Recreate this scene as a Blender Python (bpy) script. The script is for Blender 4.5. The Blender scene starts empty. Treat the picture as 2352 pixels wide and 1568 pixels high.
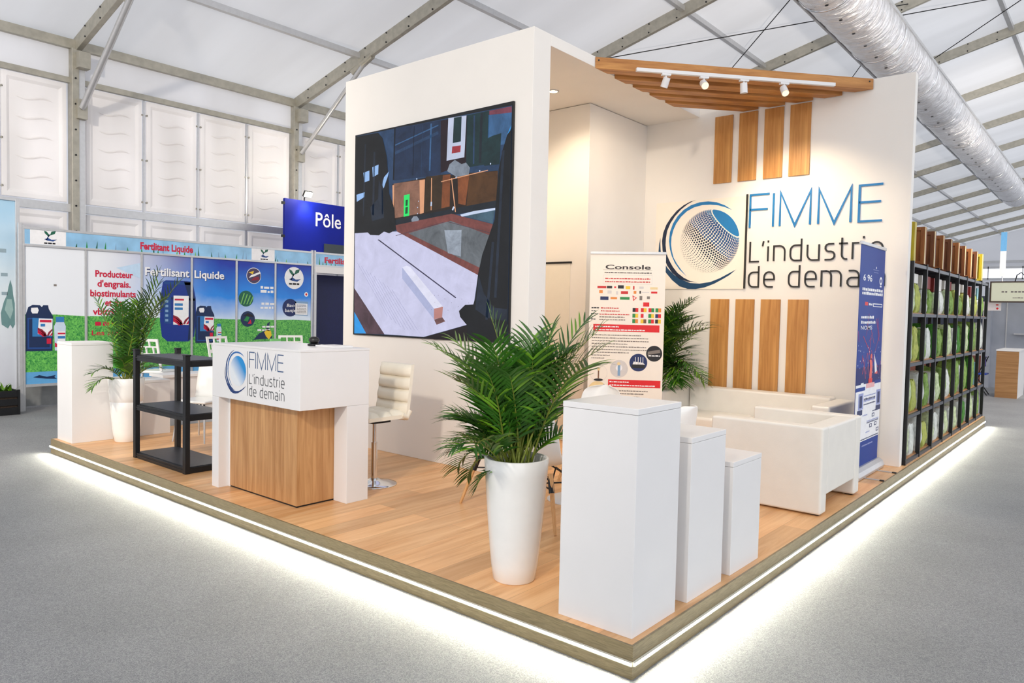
import bpy, math, random
from mathutils import Vector, Matrix
R=random.Random(7)
MC={}
LEDS=300; SCR=.95; SPOTE=120; RSE=60   # lamp strengths
DUCT=(-2.32,7.12,.5)
WS=1.55; SUN=.7; FL1=1350; FL3=2200; FL4=1700; FL5=1600
RT=.265; WT=.51

SC=bpy.context.scene; COL=SC.collection
PI=math.pi
# ------------------------------------------------------------------ camera
cd=bpy.data.cameras.new('camera'); cam=bpy.data.objects.new('camera',cd); COL.objects.link(cam)
YAW,PITCH,ROLL=-0.69827592,-0.04248613,0.02094869
fw=Vector((math.sin(YAW)*math.cos(PITCH),math.cos(YAW)*math.cos(PITCH),math.sin(PITCH)))
r0=Vector((math.cos(YAW),-math.sin(YAW),0)); u0=r0.cross(fw)
rr=r0*math.cos(ROLL)+u0*math.sin(ROLL); uu=-r0*math.sin(ROLL)+u0*math.cos(ROLL)
cam.matrix_world=Matrix(((rr.x,uu.x,-fw.x,1.635),(rr.y,uu.y,-fw.y,-2.837),(rr.z,uu.z,-fw.z,1.65),(0,0,0,1)))
cd.sensor_width=36; cd.lens=36*1681.07/2352; cd.clip_start=.05; cd.clip_end=300
SC.camera=cam
# ------------------------------------------------------------------ world / light / exposure
SC.view_settings.view_transform='Standard'; SC.view_settings.look='None'
SC.view_settings.exposure=0.0; SC.view_settings.gamma=1; SC.view_settings.use_curve_mapping=False
W=bpy.data.worlds.new('sky'); SC.world=W; W.use_nodes=True
wn=W.node_tree.nodes; bg=wn['Background']; bg.inputs[1].default_value=WS
tcw=wn.new('ShaderNodeTexCoord'); sep=wn.new('ShaderNodeSeparateXYZ'); rmp=wn.new('ShaderNodeValToRGB')
W.node_tree.links.new(tcw.outputs['Generated'],sep.inputs[0]); W.node_tree.links.new(sep.outputs[2],rmp.inputs[0])
rmp.color_ramp.elements[0].color=(.93,.95,1,1); rmp.color_ramp.elements[1].color=(.88,.93,1,1)
W.node_tree.links.new(rmp.outputs[0],bg.inputs[0])
def light(name,kind,loc,energy,color,aim=None,size=.05,angle=60,blend=.6):
    d=bpy.data.lights.new(name,kind); d.energy=energy; d.color=color
    if kind=='SPOT': d.spot_size=math.radians(angle); d.spot_blend=blend; d.shadow_soft_size=size
    elif kind=='POINT': d.shadow_soft_size=size
    elif kind=='SUN': d.angle=size
    o=bpy.data.objects.new(name,d); COL.objects.link(o); o.location=loc
    if aim is not None: o.rotation_euler=(Vector(aim)-Vector(loc)).to_track_quat('-Z','Y').to_euler()
    return o
light('sun','SUN',(0,0,30),SUN,(1,.97,.92),(6,8,0),.25)
for nm,loc,e,aim,an in (('wall_fill',(1.2,-6.5,5.4),FL1,(-4.0,2.1,1.5),58),('wall_fill',(-4.5,-6,5.5),FL3,(-11,3.6,1.8),78),('duct_fill',(2.6,7,2.6),FL4,(-2.4,13,7.1),90),('duct_fill',(2.6,18,2.6),FL4,(-2.4,26,7.1),90),('carpet_fill',(2.5,11,8),FL5,(1.6,12,0),100),('carpet_fill',(2.5,22,8),FL5,(1.6,22,0),100)):  # added lamps out of view that brighten walls, duct and far aisle carpet
    light(nm,'SPOT',loc,e,(1,.90,.77),aim,.25,an,.9)
# ------------------------------------------------------------------ materials
def lin(c): return tuple(((v/255)/12.92 if v/255<=.04045 else ((v/255+.055)/1.055)**2.4) for v in c)
def setup(name):
    m=bpy.data.materials.new(name); m.use_nodes=True; nt=m.node_tree
    return m,nt,nt.nodes['Principled BSDF']
def M(name,rgb=(200,200,200),rough=.5,metal=0,noise=.04,scale=18,bump=0,bscale=200,emis=0,coat=0,spec=.5):
    if name in MC: return MC[name]
    m,nt,b=setup(name); N=nt.nodes; L=nt.links
    c=lin(rgb)
    tc=N.new('ShaderNodeTexCoord'); nz=N.new('ShaderNodeTexNoise'); nz.inputs['Scale'].default_value=scale; nz.inputs['Detail'].default_value=4
    L.new(tc.outputs['Object'],nz.inputs['Vector'])
    rp=N.new('ShaderNodeValToRGB'); rp.color_ramp.elements[0].position=.3; rp.color_ramp.elements[1].position=.7
    rp.color_ramp.elements[0].color=tuple(max(0,v*(1-noise)) for v in c)+(1,); rp.color_ramp.elements[1].color=tuple(min(1,v*(1+noise)) for v in c)+(1,)
    L.new(nz.outputs[0],rp.inputs[0]); L.new(rp.outputs[0],b.inputs['Base Color'])
    b.inputs['Roughness'].default_value=rough; b.inputs['Metallic'].default_value=metal; b.inputs['Specular IOR Level'].default_value=spec
    if coat: b.inputs['Coat Weight'].default_value=coat; b.inputs['Coat Roughness'].default_value=.08
    if bump:
        n2=N.new('ShaderNodeTexNoise'); n2.inputs['Scale'].default_value=bscale; n2.inputs['Detail'].default_value=3
        L.new(tc.outputs['Object'],n2.inputs['Vector'])
        bp=N.new('ShaderNodeBump'); bp.inputs['Strength'].default_value=bump; bp.inputs['Distance'].default_value=.01
        L.new(n2.outputs[0],bp.inputs['Height']); L.new(bp.outputs[0],b.inputs['Normal'])
    if emis:
        L.new(rp.outputs[0],b.inputs['Emission Color']); b.inputs['Emission Strength'].default_value=emis
    MC[name]=m; return m
def glow(name,rgb,strength):
    if name in MC: return MC[name]
    m=bpy.data.materials.new(name); m.use_nodes=True; nt=m.node_tree
    b=nt.nodes['Principled BSDF']; c=lin(rgb)
    b.inputs['Base Color'].default_value=(.012,.012,.012,1); b.inputs['Roughness'].default_value=.35; b.inputs['Specular IOR Level'].default_value=.25
    b.inputs['Emission Color'].default_value=c+(1,); b.inputs['Emission Strength'].default_value=strength
    if strength<2:   # a screen picture: uneven pixels
        N=nt.nodes; L=nt.links; tc=N.new('ShaderNodeTexCoord'); n1=N.new('ShaderNodeTexNoise'); n1.inputs['Scale'].default_value=5; n1.inputs['Detail'].default_value=8; n1.inputs['Roughness'].default_value=.7; n1.inputs['Distortion'].default_value=.6
        L.new(tc.outputs['Object'],n1.inputs['Vector']); mr=N.new('ShaderNodeMapRange'); mr.inputs[1].default_value=.28; mr.inputs[2].default_value=.72
        v=.5 if max(rgb)<190 else .13; mr.inputs[3].default_value=strength*(1-v); mr.inputs[4].default_value=strength*(1+v*.8); L.new(n1.outputs[0],mr.inputs[0]); L.new(mr.outputs[0],b.inputs['Emission Strength'])
    MC[name]=m; return m
def wood(name,dark,lite,stretch=(14,14,1),rough=.45,scale=1.6,planks=None):
    if name in MC: return MC[name]
    m,nt,b=setup(name); N=nt.nodes; L=nt.links
    tc=N.new('ShaderNodeTexCoord'); mp=N.new('ShaderNodeMapping'); mp.inputs['Scale'].default_value=stretch
    L.new(tc.outputs['Object'],mp.inputs['Vector'])
    nz=N.new('ShaderNodeTexNoise'); nz.inputs['Scale'].default_value=scale; nz.inputs['Detail'].default_value=9; nz.inputs['Roughness'].default_value=.62; nz.inputs['Distortion'].default_value=.7
    L.new(mp.outputs[0],nz.inputs['Vector'])
    rp=N.new('ShaderNodeValToRGB'); e=rp.color_ramp.elements; e[0].position=.32; e[0].color=lin(dark)+(1,); e[1].position=.68; e[1].color=lin(lite)+(1,)
    L.new(nz.outputs[0],rp.inputs[0])
    out=rp.outputs[0]
    if planks:
        sx=N.new('ShaderNodeSeparateXYZ'); cx=N.new('ShaderNodeCombineXYZ')
        L.new(tc.outputs['Object'],sx.inputs[0]); L.new(sx.outputs[1],cx.inputs[0]); L.new(sx.outputs[0],cx.inputs[1])
        br=N.new('ShaderNodeTexBrick'); L.new(cx.outputs[0],br.inputs['Vector'])
        br.inputs['Scale'].default_value=1; br.inputs['Brick Width'].default_value=planks[0]; br.inputs['Row Height'].default_value=planks[1]
        br.inputs['Mortar Size'].default_value=.0012; br.inputs['Mortar Smooth'].default_value=.3; br.offset=.37; br.offset_frequency=2
        br.inputs['Color1'].default_value=(.80,.80,.80,1); br.inputs['Color2'].default_value=(1.12,1.1,1.08,1); br.inputs['Mortar'].default_value=(.62,.58,.55,1)
        mx=N.new('ShaderNodeMix'); mx.data_type='RGBA'; mx.blend_type='MULTIPLY'; mx.inputs['Factor'].default_value=1
        L.new(rp.outputs[0],mx.inputs['A']); L.new(br.outputs[0],mx.inputs['B']); out=mx.outputs['Result']
    L.new(out,b.inputs['Base Color']); b.inputs['Roughness'].default_value=rough
    MC[name]=m; return m
def carpet():
    m,nt,b=setup('grey_carpet'); N=nt.nodes; L=nt.links
    tc=N.new('ShaderNodeTexCoord')
    n0=N.new('ShaderNodeTexNoise'); n0.inputs['Scale'].default_value=30; n0.inputs['Detail'].default_value=2
    L.new(tc.outputs['Object'],n0.inputs['Vector'])
    mxv=N.new('ShaderNodeMix'); mxv.data_type='RGBA'; mxv.blend_type='LINEAR_LIGHT'; mxv.inputs['Factor'].default_value=.05
    L.new(tc.outputs['Object'],mxv.inputs['A']); L.new(n0.outputs['Color'],mxv.inputs['B'])
    wv=N.new('ShaderNodeTexVoronoi'); wv.feature='DISTANCE_TO_EDGE'; wv.inputs['Scale'].default_value=52
    L.new(mxv.outputs['Result'],wv.inputs['Vector'])
    rp=N.new('ShaderNodeValToRGB'); e=rp.color_ramp.elements; e[0].position=0; e[0].color=lin((158,159,159))+(1,); e[1].position=.16; e[1].color=lin((126,127,130))+(1,)
    L.new(wv.outputs['Distance'],rp.inputs[0])
    n1=N.new('ShaderNodeTexNoise'); n1.inputs['Scale'].default_value=260; n1.inputs['Detail'].default_value=2
    L.new(tc.outputs['Object'],n1.inputs['Vector'])
    n2=N.new('ShaderNodeTexNoise'); n2.inputs['Scale'].default_value=1.3; n2.inputs['Detail'].default_value=5
    L.new(tc.outputs['Object'],n2.inputs['Vector'])
    r1=N.new('ShaderNodeMapRange'); r1.inputs[1].default_value=.3; r1.inputs[2].default_value=.7; r1.inputs[3].default_value=.78; r1.inputs[4].default_value=1.18
    L.new(n1.outputs[0],r1.inputs[0])
    r2=N.new('ShaderNodeMapRange'); r2.inputs[1].default_value=.3; r2.inputs[2].default_value=.7; r2.inputs[3].default_value=.9; r2.inputs[4].default_value=1.08
    L.new(n2.outputs[0],r2.inputs[0])
    mm=N.new('ShaderNodeMath'); mm.operation='MULTIPLY'; L.new(r1.outputs[0],mm.inputs[0]); L.new(r2.outputs[0],mm.inputs[1])
    mx=N.new('ShaderNodeMix'); mx.data_type='RGBA'; mx.blend_type='MULTIPLY'; mx.inputs['Factor'].default_value=1
    L.new(rp.outputs[0],mx.inputs['A']); L.new(mm.outputs[0],mx.inputs['B'])
    L.new(mx.outputs['Result'],b.inputs['Base Color']); b.inputs['Roughness'].default_value=.6; b.inputs['Specular IOR Level'].default_value=.4
    bp=N.new('ShaderNodeBump'); bp.inputs['Strength'].default_value=.35; bp.inputs['Distance'].default_value=.004
    L.new(n1.outputs[0],bp.inputs['Height']); L.new(bp.outputs[0],b.inputs['Normal'])
    return m
def tent_fabric(name,refl=.55,trans=.42,tint=(.97,.975,1)):
    m=bpy.data.materials.new(name); m.use_nodes=True; nt=m.node_tree; N=nt.nodes; L=nt.links
    N.remove(N['Principled BSDF']); out=N['Material Output']
    d=N.new('ShaderNodeBsdfDiffuse'); t=N.new('ShaderNodeBsdfTranslucent'); a=N.new('ShaderNodeAddShader')
    tc=N.new('ShaderNodeTexCoord'); nz=N.new('ShaderNodeTexNoise'); nz.inputs['Scale'].default_value=.55; nz.inputs['Detail'].default_value=3
    mp=N.new('ShaderNodeMapping'); mp.inputs['Scale'].default_value=(.22,2.4,1); L.new(tc.outputs['Object'],mp.inputs[0]); L.new(mp.outputs[0],nz.inputs['Vector'])
    rp=N.new('ShaderNodeValToRGB'); e=rp.color_ramp.elements; e[0].position=.35; e[1].position=.65
    e[0].color=tuple(trans*.84*c for c in tint)+(1,); e[1].color=tuple(trans*c for c in tint)+(1,)  # brightness streaks of wrinkles painted into the transmitted colour
    L.new(nz.outputs[0],rp.inputs[0]); L.new(rp.outputs[0],t.inputs[0]); d.inputs[0].default_value=tuple(refl*c for c in tint)+(1,)
    L.new(d.outputs[0],a.inputs[0]); L.new(t.outputs[0],a.inputs[1]); L.new(a.outputs[0],out.inputs[0])
    return m
WALL=M('painted_wall',(240,235,228),.6,noise=.012,scale=3)
LAM=M('white_laminate',(233,231,230),.35,noise=.01,scale=4)
LEATHER=M('white_leather',(236,231,222),.42,noise=.02,scale=9,bump=.12,bscale=260)
PLASTIC=M('white_plastic',(240,239,236),.3,noise=.01)
CERAM=M('white_planter_gloss',(240,239,236),.22,noise=.012,coat=.4)
STEEL=M('galvanised_steel',(176,172,160),.48,.55,noise=.12,scale=9)
ALU=M('aluminium',(205,206,208),.4,.6,noise=.04)
CHROME=M('chrome',(225,226,228),.12,1,noise=.02)
BLACKM=M('black_metal',(22,23,26),.42,.2,noise=.1)
DARKSH=M('dark_shelf_board',(46,48,54),.4,noise=.1)
OAK=wood('oak_laminate',(168,118,70),(206,158,106),(13,13,.8))
OAKD=wood('warm_oak',(172,114,54),(212,156,88),(13,13,.8))
BEAM=wood('pergola_oak',(160,100,42),(204,144,76),(1.2,12,12),.5)
FLOORW=wood('plank_floor',(220,160,102),(250,202,148),(9,.7,9),.38,1.5,(1.2,.19))
EDGE=wood('olive_edging',(112,98,68),(146,130,98),(6,6,60),.4,2)
LEAF=M('palm_leaf',(44,92,18),.42,noise=.35,scale=6)
LEAFL=M('palm_leaf_light',(98,146,30),.42,noise=.3,scale=6)
STEM=M('palm_stem',(120,132,48),.5,noise=.25,scale=12)
SOIL=M('potting_soil',(58,46,36),.95,noise=.4,scale=60)
BEECH=wood('beech_leg',(196,142,86),(224,176,120),(20,20,2),.45)
GREYF=M('grey_fabric',(120,124,128),.8,noise=.15,scale=5)
# ------------------------------------------------------------------ mesh helpers
class MB:
    def __init__(s): s.v=[];s.f=[];s.mi=[];s.sm=[]
    def add(s,vs,fs,m=0,smooth=False):
        b=len(s.v); s.v+= [tuple(v) for v in vs]
        for f in fs: s.f.append([b+i for i in f]); s.mi.append(m); s.sm.append(smooth)
    def box(s,x0,y0,z0,x1,y1,z1,m=0):
        v=[(x,y,z) for z in (z0,z1) for y in (y0,y1) for x in (x0,x1)]
        s.add(v,[(0,2,3,1),(4,5,7,6),(0,1,5,4),(2,6,7,3),(0,4,6,2),(1,3,7,5)],m)
    def prism(s,poly,vec,m=0):
        n=len(poly); vec=Vector(vec); v=[Vector(p) for p in poly]; w=[p+vec for p in v]
        fs=[list(range(n))[::-1],[n+i for i in range(n)]]+[(i,(i+1)%n,n+(i+1)%n,n+i) for i in range(n)]
        s.add(v+w,fs,m)
    def face(s,pts,m=0): s.add(pts,[list(range(len(pts)))],m)
    def tube(s,pts,r,n=8,m=0,cap=True):
        pts=[Vector(p) for p in pts]; k=len(pts); rs=r if isinstance(r,(list,tuple)) else [r]*k
        t0=(pts[1]-pts[0]).normalized(); up=Vector((0,0,1)) if abs(t0.z)<.9 else Vector((1,0,0))
        a=t0.cross(up).normalized(); V=[];F=[]
        for i,p in enumerate(pts):
            t=(pts[min(i+1,k-1)]-pts[max(i-1,0)]).normalized(); a=(a-t*a.dot(t)).normalized(); b=t.cross(a)
            for j in range(n):
                an=2*PI*j/n; V.append(p+(a*math.cos(an)+b*math.sin(an))*rs[i])
        for i in range(k-1):
            for j in range(n): F.append((i*n+j,i*n+(j+1)%n,(i+1)*n+(j+1)%n,(i+1)*n+j))
        s.add(V,F,m,True)
        if cap:
            s.add(V[:n],[list(range(n))[::-1]],m); s.add(V[-n:],[list(range(n))],m)
    def lathe(s,prof,n=32,c=(0,0,0),m=0,smooth=True,a0=0,a1=2*PI):
        full=abs(a1-a0-2*PI)<1e-6; k=n if full else n+1; V=[];F=[]
        for r,z in prof:
            for j in range(k):
                a=a0+(a1-a0)*j/n; V.append((c[0]+r*math.cos(a),c[1]+r*math.sin(a),c[2]+z))
        for i in range(len(prof)-1):
            for j in range(n):
                j2=(j+1)%k; F.append((i*k+j,i*k+j2,(i+1)*k+j2,(i+1)*k+j))
        s.add(V,F,m,smooth)
    def disc(s,c,r,n=24,m=0,axis='z'):
        P=[]
        for j in range(n):
            a=2*PI*j/n; x,y=r*math.cos(a),r*math.sin(a)
            P.append((c[0]+x,c[1]+y,c[2]) if axis=='z' else (c[0]+x,c[1],c[2]+y) if axis=='y' else (c[0],c[1]+x,c[2]+y))
        s.face(P,m)
    def obj(s,name,mats,parent=None,w=False,bevel=0,seg=2,sub=0,kind=None,label=None,origin=None,loc=None):
        if not isinstance(mats,(list,tuple)): mats=[mats]
        me=bpy.data.meshes.new(name); off=Vector((0,0,0))
        if w and parent is not None: off=parent.location.copy()
        if origin is not None: off=Vector(origin)
        me.from_pydata([tuple(Vector(v)-off) for v in s.v],[],s.f)
        for m in mats: me.materials.append(m)
        me.polygons.foreach_set('material_index',s.mi); me.polygons.foreach_set('use_smooth',s.sm); me.update()
        o=bpy.data.objects.new(name,me); COL.objects.link(o)
        if parent is not None: o.parent=parent
        if origin is not None: o.location=origin
        if loc is not None: o.location=loc
        if bevel:
            b=o.modifiers.new('bevel','BEVEL'); b.width=bevel; b.segments=seg; b.limit_method='ANGLE'; b.angle_limit=.6
            if seg>2: 
                for p in me.polygons: p.use_smooth=True
                wn_=o.modifiers.new('wn','WEIGHTED_NORMAL')
        if sub:
            sd=o.modifiers.new('sub','SUBSURF'); sd.levels=sub; sd.render_levels=sub
        if kind: o['kind']=kind
        if label: o['label']=label
        return o
def T(name,label,cat,loc=(0,0,0),rz=0,group=None):
    o=bpy.data.objects.new(name,None); COL.objects.link(o); o.location=loc; o.rotation_euler=(0,0,rz); o.empty_display_size=.05
    o['label']=label; o['category']=cat
    if group: o['group']=group
    return o
def tag(o,label,cat,group=None,kind=None):
    o['label']=label; o['category']=cat
    if group: o['group']=group
    if kind: o['kind']=kind
    return o
def S(o): o['kind']='structure'; return o
def kids(o): return [c for c in list(COL.objects) if c.parent==o]
KIDS={}
def dup(root,loc,rz=0,label=None,group=None,scale=None):
    if root.name not in KIDS: KIDS[root.name]=[(c,kids(c)) for c in kids(root)]
    r=root.copy(); COL.objects.link(r); r.location=loc; r.rotation_euler=(0,0,rz)
    if label: r['label']=label
    if group: r['group']=group
    if scale: r.scale=scale
    for ch,gs in KIDS[root.name]:
        c=ch.copy(); COL.objects.link(c); c.parent=r
        for g in gs:
            d=g.copy(); COL.objects.link(d); d.parent=c
    return r
TXT={}
def text_geo(s,off=0.0):
    k=(s,off)
    if k in TXT: return TXT[k]
    cu=bpy.data.curves.new('t','FONT'); cu.body=s; cu.size=1; cu.resolution_u=3; cu.offset=off; cu.fill_mode='FRONT'
    ob=bpy.data.objects.new('t',cu); me=ob.to_mesh()
    vs=[(v.co.x,v.co.y) for v in me.vertices]; fs=[list(p.vertices) for p in me.polygons]
    ob.to_mesh_clear(); bpy.data.objects.remove(ob); bpy.data.curves.remove(cu)
    x0=min(v[0] for v in vs); x1=max(v[0] for v in vs); vs=[(x-x0,y) for x,y in vs]
    TXT[k]=(vs,fs,x1-x0); return TXT[k]
class Art(MB):
    """flat printed artwork on a panel: u to the right, v up, n out of the surface, metres"""
    def __init__(s,o,u,v,n,eps=.0007):
        MB.__init__(s); s.o=Vector(o); s.u=Vector(u); s.vv=Vector(v); s.n=Vector(n); s.eps=eps; s.mats=[]
    def mi_(s,m):
        if m not in s.mats: s.mats.append(m)
        return s.mats.index(m)
    def P(s,x,y,l): return s.o+s.u*x+s.vv*y+s.n*(l*s.eps)
    def poly(s,pts,m,l=1): s.face([s.P(x,y,l) for x,y in pts],s.mi_(m))
    def rect(s,x0,y0,x1,y1,m,l=1): s.poly([(x0,y0),(x1,y0),(x1,y1),(x0,y1)],m,l)
    def circ(s,x,y,r,m,l=1,n=24,ry=None):
        ry=ry or r; s.poly([(x+r*math.cos(2*PI*i/n),y+ry*math.sin(2*PI*i/n)) for i in range(n)],m,l)
    def line(s,pts,w,m,l=1,depth=0):
        pts=[p for i,p in enumerate(pts) if i==0 or abs(p[0]-pts[i-1][0])+abs(p[1]-pts[i-1][1])>1e-5]; n=len(pts); L=[];Rr=[]
        for i in range(n):
            a=Vector(pts[max(i-1,0)]); b=Vector(pts[i]); c=Vector(pts[min(i+1,n-1)])
            d1=(b-a).normalized() if i>0 else (c-b).normalized(); d2=(c-b).normalized() if i<n-1 else d1
            nn=Vector((-(d1+d2).y,(d1+d2).x))
            nn=nn.normalized() if nn.length>1e-6 else Vector((-d1.y,d1.x))
            k=max(.35,nn.dot(Vector((-d1.y,d1.x)))); L.append(b+nn*w/2/k); Rr.append(b-nn*w/2/k)
        mi=s.mi_(m)
        for i in range(n-1):
            q=[Rr[i],Rr[i+1],L[i+1],L[i]]
            if depth: s.prism([s.P(p.x,p.y,l) for p in q],s.n*depth,mi)
            else: s.face([s.P(p.x,p.y,l) for p in q],mi)
    def text(s,t,x,y,size,m,l=2,width=None,off=0,align='l',sh=0):
        vs,fs,wd=text_geo(t,off); sx=size if not width else width/wd
        w=wd*sx; x-= w if align=='r' else w/2 if align=='c' else 0
        s.add([s.P(x+a*sx+sh*b*size,y+b*size,l) for a,b in vs],fs,s.mi_(m))
    def words(s,x0,x1,y,h,m,l=2,seed=0):
        g=random.Random(seed); x=x0
        while x<x1-h*.4:
            w=h*g.uniform(.8,2.6); w=min(w,x1-x); s.rect(x,y,x+w,y+h*g.uniform(.7,1),m,l); x+=w+h*.4
    def done(s,name,parent=None,w=True,**k): return s.obj(name,s.mats,parent,w=w,**k)
# single-stroke letter shapes (unit: x height 1)
def arc(cx,cy,r,a0,a1,n=5): return [(cx+r*math.cos(math.radians(a0+(a1-a0)*i/n)),cy+r*math.sin(math.radians(a0+(a1-a0)*i/n))) for i in range(n+1)]
LET={
'L':([[(0,1.36),(0,0),(.72,0)]],1.0),"'":([[(.05,1.36),(-.02,1.02)]],.42),
'i':([[(0,0),(0,1)],[(0,1.26),(0,1.4)]],.45),
'n':([[(0,0),(0,1),(.45,1)]+arc(.45,.62,.38,90,0)[0:]+[(.83,0)]],1.25),
'd':([[(.8,1.42),(.8,0),(.36,0)]+arc(.36,.36,.36,270,180)+arc(.36,.64,.36,180,90)+[(.8,1)]],1.25),
'u':([[(0,1)]+arc(.38,.38,.38,180,270)+[(.83,0),(.83,1)]],1.25),
's':([[(.62,1)]+arc(.26,.76,.24,90,270)+arc(.42,.26,.26,90,-90)+[(0,0)]],1.05),
't':([[(.12,1.36)]+arc(.42,.3,.3,180,270)+[(.5,0)],[(-.08,1),(.5,1)]],.85),
'r':([[(0,0),(0,1),(.42,1)]],.72),
'e':([[(0,.5),(.8,.5)]+arc(.44,.64,.36,0,90)+arc(.36,.64,.36,90,180)+arc(.36,.36,.36,180,270)+[(.72,0)]],1.2),
'm':([[(0,0),(0,1),(.4,1)]+arc(.36,.66,.34,90,0)+[(.7,0)],[(.6,1),(1.06,1)]+arc(1.06,.66,.34,90,0)+[(1.4,0)]],1.85),
'a':([[(.08,1),(.44,1)]+arc(.44,.64,.36,90,0)+[(.8,0),(.28,0)]+arc(.28,.28,.28,270,90)+[(.8,.56)]],1.22),
' ':([],.75),
'F':([[(.62,1),(0,1),(0,0)],[(0,.56),(.56,.56)]],.85),'I':([[(0,0),(0,1)]],.3),
'M':([[(0,0),(0,1),(.5,0),(1,1),(1,0)]],1.25),'E':([[(.62,1),(0,1),(0,0),(.62,0)],[(0,.53),(.57,.53)]],.9)}
def strokes(art,txt,x0,x1,y,xh,w,m,l=2,depth=0):
    tot=0
    for ch in txt: tot+=LET[ch][1]
    last={'e':.8,'n':.83,'E':.62}[txt[-1]]; tot=tot-LET[txt[-1]][1]+last; k=(x1-x0)/tot; x=x0
    for ch in txt:
        for st in LET[ch][0]: art.line([(x+a*k,y+b*xh) for a,b in st],w,m,l,depth)
        x+=LET[ch][1]*k
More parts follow.
